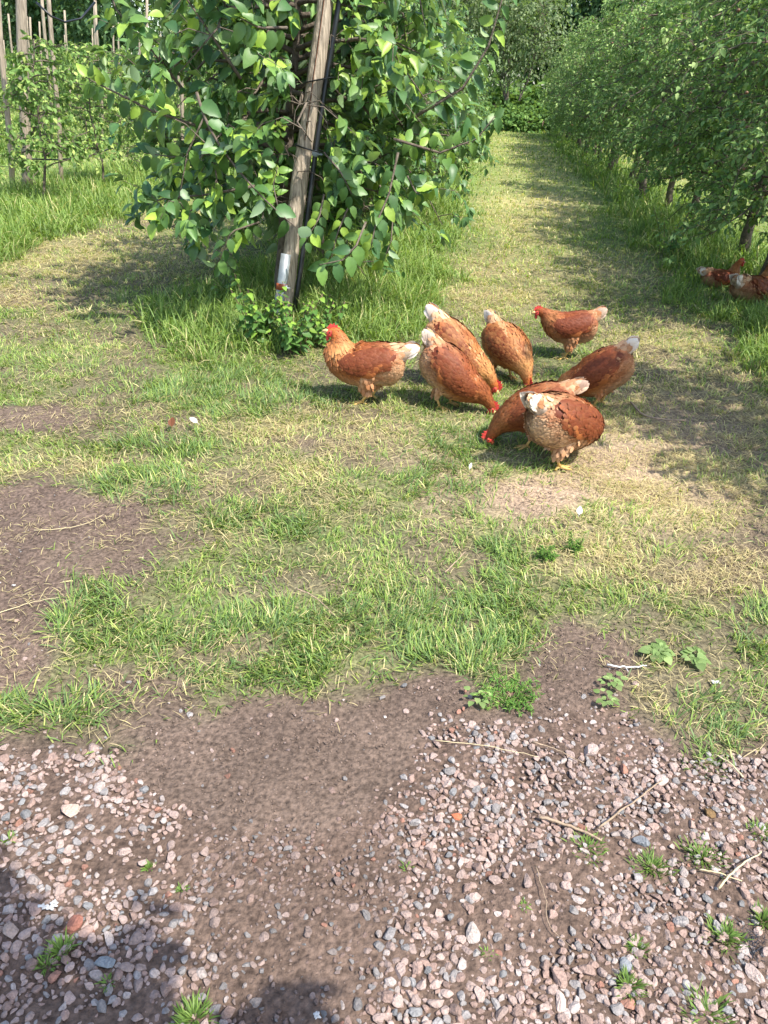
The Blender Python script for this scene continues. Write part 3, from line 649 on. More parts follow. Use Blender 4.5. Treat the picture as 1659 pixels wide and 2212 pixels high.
# ------------------------------------------------------------------ hens
def cat(P, n):
    P = np.asarray(P, float); m = len(P); Q = np.vstack([2*P[0]-P[1], P, 2*P[-1]-P[-2]]); t = np.linspace(0, m-1-1e-6, n); i = t.astype(int); f = (t-i)[:, None]
    p0, p1_, p2_, p3 = Q[i], Q[i+1], Q[i+2], Q[i+3]
    return .5*((2*p1_)+(-p0+p2_)*f+(2*p0-5*p1_+4*p2_-p3)*f**2+(-p0+3*p1_-3*p2_+p3)*f**3)
def feather_tmpl(wd, curl=.12, pt=1.0):
    rows = [0, .3, .62, .88, 1]; ws = [.45, .95, 1.0, .62, 0]; V = []; tc = []
    for t, w_ in zip(rows, ws):
        z = .10*t-curl*t*t
        if w_ == 0: V.append((t, 0, z)); tc.append(1)
        else: V += [(t, w_*wd, z-.10*wd), (t, 0, z+.10*wd), (t, -w_*wd, z-.10*wd)]; tc += [1, 1, 1]
    F4 = []
    for i in range(3): a = 3*i; b = a+3; F4 += [(a, a+1, b+1, b), (a+1, a+2, b+2, b+1)]
    return A(V, float), [A(F4), A([(9, 10, 12), (10, 11, 12)])]
FB = feather_tmpl(.29); FN = feather_tmpl(.15, .05); FW = feather_tmpl(.24, .05)
# vertex tint: darker root, paler rim toward the tip
def ftc(kind):
    t = A([0, 0, 0, .3, .3, .3, .62, .62, .62, .88, .88, .88, 1.0]); e = A([1, 0, 1]*4+[1])
    return t, e
FT, FE = ftc(0)
RU = A((.185, .042, .012)); RD = A((.115, .024, .007)); OR = A((.31, .100, .026)); GO = A((.42, .19, .062)); CR = A((.58, .38, .22)); WH = A((.80, .74, .64))
POSES = {
 'stand': dict(sp=[(-.158, 0, .205, .016, .020), (-.140, 0, .203, .056, .064), (-.095, 0, .192, .081, .090), (-.03, 0, .188, .087, .094), (.04, 0, .182, .090, .096), (.095, 0, .192, .083, .090), (.130, 0, .216, .068, .076), (.146, 0, .246, .052, .064), (.152, 0, .274, .039, .050), (.159, 0, .298, .031, .037), (.175, 0, .313, .0255, .028), (.195, 0, .310, .018, .020), (.209, 0, .304, .006, .008)], hip=(-.005, .145)),
 'low': dict(sp=[(-.158, 0, .225, .016, .020), (-.140, 0, .224, .058, .068), (-.095, 0, .212, .083, .094), (-.03, 0, .202, .090, .098), (.04, 0, .196, .090, .096), (.09, 0, .208, .080, .086), (.130, 0, .230, .062, .068), (.162, 0, .252, .046, .052), (.188, 0, .270, .035, .039), (.208, 0, .282, .028, .031), (.230, 0, .284, .0245, .026), (.250, 0, .277, .017, .019), (.263, 0, .270, .006, .008)], hip=(-.005, .150)),
 'peck': dict(sp=[(-.140, 0, .300, .018, .022), (-.125, 0, .292, .060, .068), (-.085, 0, .262, .086, .098), (-.030, 0, .222, .100, .112), (.035, 0, .176, .102, .110), (.094, 0, .138, .086, .092), (.150, 0, .116, .060, .064), (.190, 0, .098, .044, .048), (.216, 0, .078, .034, .036), (.233, 0, .060, .0275, .0285), (.247, 0, .042, .0225, .0225), (.257, 0, .027, .016, .016), (.263, 0, .016, .006, .008)], hip=(-.02, .160)),
 'graze': dict(sp=[(-.160, 0, .240, .018, .022), (-.143, 0, .237, .060, .068), (-.098, 0, .222, .085, .096), (-.035, 0, .206, .098, .108), (.040, 0, .184, .098, .106), (.100, 0, .162, .084, .090), (.148, 0, .140, .060, .064), (.184, 0, .114, .044, .048), (.207, 0, .088, .034, .036), (.222, 0, .066, .0275, .0285), (.234, 0, .046, .0225, .0225), (.243, 0, .031, .016, .016), (.248, 0, .020, .006, .008)], hip=(-.01, .150)),
 'sit': dict(sp=[(-.17, 0, .11, .016, .016), (-.15, 0, .11, .055, .050), (-.10, 0, .10, .082, .072), (-.03, 0, .09, .098, .080), (.04, 0, .09, .095, .080), (.09, 0, .10, .078, .070), (.125, 0, .125, .055, .055), (.145, 0, .16, .040, .045), (.152, 0, .195, .030, .036), (.165, 0, .222, .0245, .028), (.186, 0, .234, .0225, .0245), (.206, 0, .230, .0165, .018), (.220, 0, .224, .006, .008)], hip=None),
}
def hen(px, py, az, pose, label, pale=.3, scale=1.0, turn=0.0, rumpw=.6, step=0.02, neckpale=.4, seed=1, tailup=0.0, tailwhite=1.0, loc=None, redneck=0.0):
    """az: heading in degrees clockwise from the picture's straight-ahead"""
    r = np.random.default_rng(seed); P0 = gp(px, py) if loc is None else A(loc); z0 = float(gz(P0[0], P0[1])); pd = POSES[pose]
    root = thing('hen', (P0[0], P0[1], z0), label, 'hen', 'brown hens on the grass'); root.rotation_euler = (0, 0, pi/2-radians(az+YAW)); root.scale = (scale,)*3
    sp = A(pd['sp'], float); sp[:, 0] *= .95; sp[:8, 3:] *= A((1.10, 1.05))
    k = np.clip((np.arange(len(sp))-5)/5., 0, 1); sp[:, 1] += turn*k**1.2*.11; sp[:, 0] -= abs(turn)*k*.035
    nR, nS = 46, 26; R = cat(sp, nR); Cn = R[:, :3]; ry, rz = np.maximum(R[:, 3], .004), np.maximum(R[:, 4], .004)
    T = nrm(np.gradient(Cn, axis=0)); kw = np.ones(11)/11.; T = nrm(np.stack([np.convolve(np.pad(T[:, q_], 5, 'edge'), kw, 'valid') for q_ in range(3)], -1)); side = nrm(np.cross(A((0, 0, 1.)), T)); 
    for i in range(nR):
        if abs(T[i][2]) > .93: side[i] = side[i-1]
    side = nrm(side); upv = np.cross(T, side)
    def surf(s, phi, off=0.0):   # phi 0 = back, pi = belly
        i = s*(nR-1); g = lambda a: np.stack([np.interp(i, np.arange(nR), a[:, q_]) for q_ in range(a.shape[1])], -1)
        c, sd, uu, tt = g(Cn), nrm(g(side)), nrm(g(upv)), nrm(g(T)); a = np.interp(i, np.arange(nR), ry)+off; b = np.interp(i, np.arange(nR), rz)+off
        belly = np.where(np.cos(phi) < 0, 1.0, .92)
        nn = nrm(sd*(np.sin(phi)/a)[:, None]+uu*(np.cos(phi)/b)[:, None]); return c+sd*(np.sin(phi)*a)[:, None]+uu*(np.cos(phi)*b*belly)[:, None], nn, tt
    def sdir(s, phi, off):
        return nrm(surf(np.minimum(s+.012, .999), phi, off)[0]-surf(np.maximum(s-.012, 0), phi, off)[0])
    body = MB(); S_, PH = np.meshgrid(np.linspace(0, 1, nR), np.arange(nS)*2*pi/nS, indexing='ij'); V, _, _ = surf(S_.ravel(), PH.ravel(), -.004)
    def bcol(s, phi, n):
        c_ = np.cos(phi); u = np.clip(.5+(vnoise(s*16+seed, phi*2.6, seed)-.5)*1.1+r.normal(0, .10, n), 0, 1)
        col = np.tile(RU, (n, 1)); col = mixc(col, OR, np.clip(.95*u-.12-.35*redneck+.35*sm(.2, -.4, c_), 0, 1))
        nk = sm(.50, .66, s); col = mixc(col, mixc(np.tile(OR, (n, 1)), RU, np.full(n, redneck)), nk*.75); col = mixc(col, GO, nk*neckpale*sm(.78, .58, s)*sm(-.9, .2, c_+u*.4)*1.6 if True else nk)
        hd = sm(.74, .82, s); col = mixc(col, mixc(np.tile(A((.42, .12, .03)), (n, 1)), RU, np.full(n, redneck)), hd)
        rump = sm(.36, .14, s); col = mixc(col, CR, np.clip(rump*rumpw*(.4+.6*(c_ < .1)), 0, 1)*np.clip(.3+u, 0, 1))
        bel = sm(-.35, -.8, c_)*sm(.52, .25, s); col = mixc(col, CR, np.clip(bel*(.3+rumpw), 0, .95))
        col = mixc(col, GO, np.clip(pale*(.3+.9*u), 0, 1)*(1-hd)); col = mixc(col, CR, (u > .93-.25*pale)*.25*(1-hd)*(s < .5))
        return col
    bc = bcol(S_.ravel(), PH.ravel(), nR*nS)
    ii_ = np.arange(nR-1)[:, None]*nS; j = np.arange(nS)[None]; kk = (j+1) % nS; body.add(V, [np.stack([ii_+j, ii_+kk, ii_+nS+kk, ii_+nS+j], -1).reshape(-1, 4), np.arange(nS)[::-1], (nR-1)*nS+np.arange(nS)], bc)
    # thighs
    hips = []
    if pd['hip']:
        for sgn in (-1, 1):
            hx, hz = pd['hip']; hx2 = hx+sgn*step; q = A([(hx+.01, sgn*.045, hz+.03), (hx+.012, sgn*.052, hz-.01), (hx2+.0, sgn*.048, hz-.055), (hx2-.012, sgn*.043, hz-.088)]); rr = A([.050, .046, .030, .013]); P = cat(np.hstack([q, rr[:, None]]), 9); body.tube(P[:, :3], P[:, 3], 14, col=RU*.5+CR*.5*(.3+rumpw*.6)+OR*.2); hips.append((P, sgn))
            m = 110; tt_ = r.uniform(0, .9, m); th = r.uniform(0, 2*pi, m); i_ = tt_*8; c = np.stack([np.interp(i_, range(9), P[:, q_]) for q_ in range(3)], -1); rad = np.interp(i_, range(9), P[:, 3]); nn = np.stack([np.cos(th), np.sin(th), 0*th+.1], -1); nn = nrm(nn)
            d = nrm(A((-.3, 0, -1.))+nn*.05+r.normal(0, .15, (m, 3))); cc = mixc(np.tile(OR, (m, 1)), CR, np.clip(r.uniform(0, .3, m)+rumpw*.55-.1, 0, 1)); X_ = frames(d, nn)*(r.uniform(.022, .034, m))[:, None, None]; inst(*FB, c+nn*rad[:, None], X_, cc, body)
    # contour feathers
    def plume(mb, s, phi, L, tm, col, off=.0, lift=.10, edge=.25, jit=.18):
        n = len(s); p, nn, _ = surf(s, phi, off); tt = sdir(s, phi, off); nn = nrm(nn-tt*np.sum(nn*tt, 1, keepdims=True)); d = nrm(-tt+nn*lift+r.normal(0, jit, (n, 3))*.6); nn2 = nrm(nn+r.normal(0, .06, (n, 3))); X_ = frames(d, nn2)*L[:, None, None]
        c = col[:, None]*(.88+.16*FT)[None, :, None]; e = (FE*FT)[None, :, None]*edge; c = c*(1-e)+(col[:, None]*1.25+A((.18, .11, .06)))*e
        N = n; V_ = np.einsum('nij,kj->nki', X_, tm[0])+p[:, None]; of = (np.arange(N)*13)[:, None, None]; mb.add(V_.reshape(-1, 3), [(f[None]+of).reshape(-1, f.shape[1]) for f in tm[1]], c.reshape(-1, 3))
    n = 3400; s = r.uniform(.03, .56, n); phi = r.uniform(0, 2*pi, n); plume(body, s, phi, r.uniform(.017, .029, n), FB, bcol(s, phi, n)*r.uniform(.85, 1.12, n)[:, None], lift=.02, edge=.05, jit=.20)
    n = 2600; s = r.uniform(.01, .34, n)*np.where(r.uniform(0, 1, n) < .5, 1, .7); phi = pi+r.uniform(-1.9, 1.9, n); plume(body, s, phi, r.uniform(.012, .021, n), FN, bcol(s, phi, n)*r.uniform(.85, 1.15, n)[:, None], lift=.22, edge=.1, jit=.45)
    n = 1500; s = r.uniform(.48, .79, n); phi = r.uniform(0, 2*pi, n); L = .016+.020*sm(.80, .55, s); c = bcol(s, phi, n); c *= r.uniform(.75, 1.25, n)[:, None]; plume(body, s, phi, L*r.uniform(.8, 1.2, n), FN, c, lift=.05, edge=.3+.4*neckpale)
    n = 420; s = r.uniform(.76, .93, n); phi = r.uniform(0, 2*pi, n); k_ = ~((s > .86) & (np.cos(phi) < .55)); s, phi = s[k_], phi[k_]; plume(body, s, phi, r.uniform(.010, .016, len(s)), FB, bcol(s, phi, len(s)), lift=.06, edge=.1)
    body.build('body', M['feather'], root)
    # wings
    for sgn in (-1, 1):
        wb = MB(); g1, g2 = 18, 10; s = np.linspace(.10, .50, g1); u = np.linspace(-1, 1, g2); S2_, U2 = np.meshgrid(s, u, indexing='ij'); S2, U2 = S2_.ravel(), U2.ravel()
        def wparm(S2, U2):
            half = .62*np.sqrt(np.clip(1-((S2-.33)/.24)**2, .0, 1))**.8; cen = 1.38-.45*(.5-S2)/.4*1.0; return cen+U2*half
        def woff(S2, U2): return .008*np.sqrt(np.clip(1-U2**2, 0, 1))*np.sqrt(np.clip(1-((S2-.33)/.24)**2, 0, 1))+.001
        V, _, _ = surf(S2, sgn*wparm(S2, U2), woff(S2, U2)); a = np.arange(g1-1)[:, None]*g2+np.arange(g2-1)[None]; qd = np.stack([a, a+1, a+g2+1, a+g2], -1).reshape(-1, 4)
        if sgn > 0: qd = qd[:, ::-1]
        wb.add(V, [qd], RD)
        n = 520; s = r.uniform(.20, .52, n); u_ = r.uniform(-.95, .95, n); L = .018+.022*sm(.45, .2, s); c = mixc(np.tile(RU, (n, 1)), RD, .35+.65*r.uniform(0, 1, n)); c = mixc(c, GO, np.clip(pale*.8*r.uniform(0, 1.1, n), 0, 1)); c = mixc(c, GO, ((u_ > .45) & (s < .30) & (r.uniform(0, 1, n) < .18+.3*pale))*.35)
        plume(wb, s, sgn*wparm(s, u_), L*r.uniform(.85, 1.15, n), FB, c, off=woff(s, u_)+.002, lift=.02, edge=.05, jit=.10)
        n = 14; s = np.linspace(.22, .33, n); u_ = np.linspace(-.5, .9, n); c = mixc(np.tile(RU, (n, 1)), OR, np.clip(.1+pale+.5*(u_ > .3), 0, 1)); plume(wb, s, sgn*wparm(s, u_), np.full(n, .068), FW, c, off=.004, lift=.0, edge=.15, jit=.05)
        wb.build('wing', M['feather'], root)
    # tail: folded fan in two leaves
    tb = MB(); bi = int(nR*.19); back = -T[bi]; bu = nrm(back+A((0, 0, .22+tailup))); tr = Cn[bi]+upv[bi]*rz[bi]*.40+back*.035; n = 22
    for sgn in (-1, 1):
        a = np.linspace(-.36, .28, n); d = nrm(bu[None]*np.cos(a)[:, None]+np.cross(bu, A((0, 1., 0)))[None]*(-np.sin(a))[:, None]+A((0, 1., 0))*sgn*.10+r.normal(0, .03, (n, 3))); nn = nrm(np.tile(A((.15, sgn*1., .35)), (n, 1)))
        L = .118-.10*np.abs(a)+r.uniform(-.008, .008, n); X_ = frames(d, nn)*L[:, None, None]; c0 = mixc(np.tile(RU, (n, 1)), CR, np.clip(.5+r.uniform(-.3, .5, n), 0, 1)); c1 = mixc(c0, WH, np.full(n, min(1, tailwhite)*.9)); ft = (FT**1.4)[None, :, None]; c = c0[:, None]*(1-ft)+c1[:, None]*ft
        V_ = np.einsum('nij,kj->nki', X_, FW[0]*A((1, .75, 1)))+(tr+A((0, sgn*.012, 0)))[None, None]; of = (np.arange(n)*13)[:, None, None]; tb.add(V_.reshape(-1, 3), [(f[None]+of).reshape(-1, f.shape[1]) for f in FW[1]], c.reshape(-1, 3))
    n = 420; th = r.uniform(0, 2*pi, n); q = r.uniform(-.02, .065, n); rad = .046-.42*np.clip(q, -.02, 1); e1 = A((0, 1., 0)); e2 = np.cross(bu, e1)*-1; p = tr+bu*q[:, None]+e1*(rad*.95*np.cos(th))[:, None]+e2*(rad*np.sin(th))[:, None]; nn = nrm(e1*np.cos(th)[:, None]+e2*np.sin(th)[:, None]+bu*.2); d = nrm(bu[None]-nn*.22+r.normal(0, .10, (n, 3)))
    c = mixc(np.tile(OR, (n, 1)), CR, np.clip(r.uniform(0, .9, n)*(.5+rumpw*.6)+.25*tailwhite, 0, 1)); c = mixc(c, WH, (np.sin(th) < -.1)*.35*tailwhite); X_ = frames(d, nn)*r.uniform(.035, .058, n)[:, None, None]; inst(*FB, p, X_, c*r.uniform(.85, 1.1, n)[:, None], tb)
    tb.build('tail', M['feather'], root)
    # head parts: frame of the head
    hc = Cn[int(.86*(nR-1))]; hi = int(.86*(nR-1)); hf, hs, hu = T[hi], side[hi], upv[hi]; Mh = np.stack([hf, hs, hu], -1); H_ = lambda p: hc+A(p)@Mh.T
    cb = MB(); prof = [(-.022, .018), (-.024, .034), (-.016, .030), (-.010, .043), (-.002, .035), (.006, .045), (.012, .034), (.020, .038), (.026, .026), (.032, .012)]; n = len(prof); base_ = [(x_, .014) for x_, _ in prof]
    for yy_ in (.0032,):
        V = [H_((x_, yy_, z_)) for x_, z_ in base_]+[H_((x_, yy_*.4, z_)) for x_, z_ in prof]+[H_((x_, -yy_, z_)) for x_, z_ in base_]+[H_((x_, -yy_*.4, z_)) for x_, z_ in prof]; F = []
        for i_ in range(n-1): F += [(i_, i_+1, n+i_+1, n+i_), (2*n+i_+1, 2*n+i_, 3*n+i_, 3*n+i_+1), (n+i_, n+i_+1, 3*n+i_+1, 3*n+i_)]
        cb.add(V, [A(F)])
    cb.build('comb', M['red'], root, smooth=False)
    for sgn in (-1, 1):
        wt = MB(); c = H_((.016, sgn*.009, -.026)); wt.ball(c, (.008, .004, .014), n=8, m=6); c = H_((.010, sgn*.017, -.002)); wt.ball(c, (.016, .005, .015), n=10, m=8); c = H_((-.008, sgn*.019, -.008)); wt.ball(c, (.007, .004, .010), n=8, m=6); wt.build('wattle', M['red'], root)
        ey = MB(); ey.ball(H_((.012, sgn*.021, .005)), .0046, n=8, m=6); e_ = ey.build('eye', M['eye'], root); pu = MB(); pu.ball(H_((.0125, sgn*.0245, .005)), .0024, n=6, m=5); pu.build('pupil', M['pupil'], e_)
    bk = MB(); bk.tube([H_((.022, 0, .000)), H_((.032, 0, .001)), H_((.042, 0, -.003)), H_((.049, 0, -.010))], [.010, .0085, .005, .001], 8); bk.tube([H_((.022, 0, -.007)), H_((.034, 0, -.008)), H_((.042, 0, -.009))], [.007, .005, .001], 8); bk.build('beak', M['horn'], root)
    for P, sgn in hips:
        lg = MB(); h = P[-1, :3]; an = A((h[0]+.022, h[1], .016)); lg.tube([h+A((.004, 0, .012)), h, h*.5+an*.5, an], [.010, .0075, .0062, .0072], 8)
        for ang, ln in ((-.5, .052), (0, .062), (.5, .052), (pi, .024)):
            dd = A((cos(ang), sin(ang), 0)); lg.tube([an, an+dd*ln*.35+A((0, 0, -.004)), an+dd*ln*.7+A((0, 0, -.010)), an+dd*ln+A((0, 0, -.012))], [.0065, .0055, .0048, .0018], 6)
        lg.build('leg', M['legskin'], root)
    return root
hen(795, 870, -88, 'stand', 'hen standing upright and looking left, leftmost of the flock', pale=.10, scale=1.12, seed=1, rumpw=.55, neckpale=.7, tailup=.0)
hen(972, 832, 113, 'peck', 'pale tailed hen pecking behind another, its white tail raised highest', pale=.6, scale=1.08, seed=2, rumpw=.9, neckpale=.9, tailup=.0, tailwhite=1)
hen(965, 880, 106, 'peck', 'rusty hen pecking with its head down right, in front of the pale tailed one', pale=.12, scale=.98, seed=3, rumpw=.7, neckpale=.0, redneck=.8, tailup=.1, tailwhite=.6)
hen(1085, 812, 148, 'graze', 'golden hen pecking towards the camera, between the pale tailed hen and the far one', pale=.65, scale=1.0, seed=4, rumpw=.5, neckpale=1.0, tailup=.3, tailwhite=.8)
hen(1224, 770, -92, 'low', 'dark brown hen standing alone at the back, head held low to the left', pale=.0, scale=.98, seed=5, rumpw=.35, neckpale=.3, redneck=.7, tailup=.35, tailwhite=.4)
hen(1285, 880, -76, 'peck', 'rusty hen at the right of the flock with a white tail tip pointing up right', pale=.05, scale=.96, seed=6, rumpw=.25, neckpale=.8, tailup=.1, tailwhite=1)
hen(1152, 966, -98, 'graze', 'brown hen pecking to the left, partly hidden behind the front hen', pale=.15, scale=.96, seed=7, rumpw=.4, neckpale=.1, redneck=.8, turn=0.0, tailup=0., tailwhite=.3, step=.05)
hen(1200, 1008, 60, 'graze', 'front hen seen from behind and side with cream rump and white tail tip', pale=.12, scale=1.08, seed=8, rumpw=.9, neckpale=.1, redneck=.6, tailup=.0, tailwhite=1, turn=1.1)
hen(1620, 655, 60, 'sit', 'hen sitting in the long grass at the right edge', pale=.15, scale=1.3, seed=9, rumpw=.5, turn=.3)
hen(1548, 622, 80, 'sit', 'hen lying low in the grass left of the one at the right edge', pale=.0, scale=.95, seed=10, rumpw=.5, tailwhite=1, tailup=-.1)

rng = np.random.default_rng(82)
# ------------------------------------------------------------------ weeds, tufts, feathers, sticks
def gpt(px, py): p = gp(px, py); return A((p[0], p[1], float(gz(p[0], p[1]))))
def tuft(px, py, n, h, label, spread=.03, col0=(.11, .20, .04), col1=(.19, .28, .06)):
    n = int(n*1.5); h = h*.75; p = gpt(px, py); mb = MB(); a = U(0, 2*pi, n); r_ = np.minimum(np.abs(rng.normal(0, spread*.9, n))*U(.5, 1.3), spread*1.2); x = r_*np.cos(a)+p[0]; y = r_*np.sin(a)+p[1]; u = U(0, 1, n)
    blades(mb, x, y, h*U(.5, 1.1, n), U(.0022, .0038, n), a+rng.normal(0, .5, n), U(.15, .9, n), U(.2, 1.1, n), mixc(np.tile(A(col0)*U(.8, 1.15), (n, 1)), A(col1)*U(.8, 1.15), u)*U(.7, 1.2, n)[:, None])
    for v in mb.V: v -= p
    o = mb.build('grass_tuft', M['grass']); o.location = tuple(p); tag(o, label, 'grass tuft', 'grass tufts growing in the gravel')
for a in [(135, 2060, 70, .045, 'grass tuft in the shadow at the lower left', .016), (420, 2205, 90, .05, 'bright grass tuft at the bottom edge beside the soil', .02), (1265, 1830, 60, .032, 'flat little grass tuft below the long dry stick', .03), (1410, 1870, 110, .038, 'wide grass tuft between stones, left of two', .035), (1520, 1850, 100, .036, 'wide grass tuft between stones, right of two', .04),
          (1375, 2045, 50, .032, 'small grass tuft low in the right gravel', .016), (1360, 2130, 80, .042, 'upright grass tuft below the small one in the right gravel', .018), (1520, 1650, 70, .04, 'thin grass at the top edge of the gravel', .04), (1570, 2020, 90, .04, 'grass tuft beside the black feather tuft', .028), (1650, 1985, 60, .04, 'grass tuft at the right edge', .02), (1530, 2190, 70, .05, 'grass tuft in the bottom right corner', .03), (1640, 1800, 50, .035, 'small grass tuft high on the right edge of the gravel', .02),
          (100, 2090, 25, .03, 'tiny sprout left of the shaded tuft', .01), (322, 1878, 18, .025, 'tiny bright sprout in the left gravel', .006), (395, 1925, 16, .022, 'tiny sprout near the edge of the dark soil', .006), (235, 2130, 22, .028, 'tiny sprout deep in the shaded gravel', .008), (20, 1815, 18, .03, 'sprout at the left edge of the gravel', .008), (1130, 1960, 20, .022, 'tiny sprout in the middle of the right gravel', .008), (1050, 2060, 24, .025, 'sprout among pale stones near the soil', .01), (880, 1880, 14, .022, 'tiny sprout at the edge of the soil patch', .008)]:
    tuft(*a)
def feathery(px, py, n, r_, h, label, name='mayweed_plant'):
    p = gpt(px, py); t = thing(name, p, label, 'weed', None); wd, lv = MB(), MB()
    for i in range(n):
        a = i*2.4+U(-.3, .3); L = r_*U(.5, 1.1); P = limb(A((0, 0, .0)), a, L, U(.5, 1.4)*h/r_, U(.3, .8)*h/r_, 6, .03); P[:, 2] = np.maximum(P[:, 2], .006); wd.tube(P, .0012, 4)
        m = 46; tt = U(.15, 1, m); pp = np.stack([np.interp(tt, np.linspace(0, 1, 6), P[:, k]) for k in range(3)], -1); ax_ = nrm(P[-1]-P[0]); d = nrm(ax_*.6+rv(m)*.8+A((0, 0, .2))); R = frames(d, nrm(rv(m)*.5+A((0, 0, 1.))))*U(.008, .017, m)[:, None, None]; R[:, :, 1] *= .38
        inst(*LEAF_C, pp, R, leafcol(m, A((.07, .17, .03)), A((.14, .26, .05)), A((.22, .34, .07)), .2), lv)
    wd.build('stem', M['twig'], t); lv.build('leaves', M['leaf2'], t)
feathery(1105, 1500, 30, .100, .045, 'bright feathery green weed on bare soil above the gravel')
feathery(1180, 1205, 18, .045, .085, 'upright feathery weed in the turf, left of two')
feathery(1240, 1190, 14, .035, .075, 'upright feathery weed in the turf under a white feather, right of two')
def broad(px, py, n, size, label, h=.02):
    p = gpt(px, py); t = thing('broadleaf_weed', p, label, 'weed', 'flat broad leaved weeds'); lv = MB(); a = np.arange(n)*2.4; d = np.stack([np.cos(a), np.sin(a), 0*a+.15], -1); R = frames(d, nrm(rv(n)*.3+A((0, 0, 1.))))*(size*U(.6, 1.1, n))[:, None, None]; R[:, :, 1] *= 1.3
    pp = np.stack([np.cos(a), np.sin(a), 0*a], -1)*U(.0, .03, n)[:, None]+A((0, 0, h)); inst(*LEAF_A, pp, R, leafcol(n, A((.13, .20, .06)), A((.20, .28, .10)), A((.25, .33, .12)), .2), lv); lv.build('leaves', M['leaf2'], t)
broad(1420, 1415, 22, .036, 'pale broad leaved weed right of the bare soil'); broad(1500, 1430, 18, .030, 'broad leaved weed right of the larger pale one'); broad(1320, 1480, 14, .022, 'small flat clover like weed near the lichen twig'); broad(1310, 1520, 14, .020, 'small flat weed above the top edge of the gravel'); broad(1030, 1510, 12, .024, 'flat rosette left of the feathery weed')
# leafy sapling weeds at the foot of the post
def sapling(px, py, n, h, size, label, yoff=0):
    p = gpt(px, py); t = thing('leafy_weed', p, label, 'weed', 'leafy weeds at the foot of the post'); wd, lv = MB(), MB()
    for i in range(n):
        a = U(0, 6.28); b = A((cos(a), sin(a), 0))*U(0, .10); L = h*U(.5, 1.1); P = np.stack([b+A((cos(a), sin(a), 0))*L*.3*t_**2+A((0, 0, L*t_)) for t_ in np.linspace(0, 1, 6)]); wd.tube(P, .0022, 4)
        m = 13; tt = np.linspace(.2, 1, m); pp = np.stack([np.interp(tt, np.linspace(0, 1, 6), P[:, k]) for k in range(3)], -1); aa = np.arange(m)*2.2; d = np.stack([np.cos(aa), np.sin(aa), 0*aa-.15], -1)
        sz = size*U(.7, 1.15, m)*(1.1-.45*tt); R = frames(nrm(d), nrm(rv(m)*.35+A((.1, -.3, 1.))))*sz[:, None, None]; c = mixc(leafcol(m, A((.05, .12, .03)), A((.10, .20, .04)), A((.2, .33, .05)), .1), A((.24, .38, .05)), sm(.75, 1, tt)*.8); inst(*LEAF_A, pp, R, c, lv)
    wd.build('stem', M['twig'], t); lv.build('leaves', M['leaf'], t)
sapling(560, 745, 12, .36, .075, 'bright leafy weed left of the steel pipe'); sapling(632, 765, 13, .36, .070, 'leafy weed growing in front of the steel pipe'); sapling(695, 745, 9, .28, .06, 'lower leafy weed right of the steel pipe'); sapling(490, 660, 5, .30, .06, 'tall thin dark leaved weed at the left of the post')
sapling(1440, 560, 9, .5, .07, 'dark leafy weed under the right row'); sapling(1500, 520, 9, .55, .07, 'dark nettle like weed nearer the trunks of the right row')
# feathers
def plumelet(px, py, L, az, m, label, z=.035, cat_='feather', tilt=.3, wdt=1.0):
    p = gpt(px, py); mb = MB(); d = nrm(A((cos(az), sin(az), tilt))); R = frames(d[None], nrm(A((0, -.5, .8)))[None])*L; T_ = leaf_tmpl([0, .15, .3, .5, .7, .85, .95, 1], wd=.2*wdt, fold=.2, droop=.2); inst(T_[0], T_[1], A((0, 0, z))[None], R, A((1., 1, 1))[None], mb); mb.tube([A((0, 0, z))-d*L*.25, A((0, 0, z+.001)), A((0, 0, z))+d*L*.8], .0009, 4)
    o = mb.build('feather', m); o.location = tuple(p); tag(o, label, cat_, 'loose feathers on the grass')
plumelet(428, 937, .06, 2.6, M['white'], 'white feather lying on the grass beside a brown one', .05); plumelet(372, 935, .055, 1.8, M['darkf'], 'dark brown feather standing in the grass at left', .03, tilt=.9, wdt=1.5)
plumelet(1243, 1150, .035, 1.4, M['white'], 'small white feather on top of the feathery weed', .075, tilt=1.2, wdt=1.6); plumelet(1012, 1035, .03, 1.3, M['white'], 'tiny white feather in the turf, centre of the picture', .045, tilt=1)
# white splashes
def splash(px, py, n, sx, sy, label, s0=.006, ang=0.0):
    p = gpt(px, py); mb = MB()
    for q_ in range(max(3, n//9)):
        a = rng.normal(0, sx*.8); b = rng.normal(0, sy*.7); mb.ball((0, 0, 0), (s0*U(1.2, 2.2), s0*U(.8, 1.3), .0016), n=18, m=8); v = mb.V[-1]; th = np.arctan2(v[:, 1], v[:, 0]); k_ = 1+.35*np.sin(3*th+U(0, 6))+.2*np.sin(7*th+U(0, 6)); v[:, 0] *= k_; v[:, 1] *= k_
        v += A((a*cos(ang)-b*sin(ang), a*sin(ang)+b*cos(ang), .009+.0011*q_))
    o = mb.build('droppings', M['chalk']); o.location = tuple(p); tag(o, label, 'droppings', 'white bird droppings')
splash(105, 1970, 60, .020, .006, 'white splash of bird droppings on the left gravel', .004, -.15); splash(685, 2205, 8, .005, .003, 'small white spot at the bottom beside the soil patch', .003); splash(1545, 1490-12, 4, .004, .003, 'tiny white fleck near the lichen twig'); splash(10, 1265, 14, .02, .01, 'grey white droppings on bare soil at the left edge', .003)
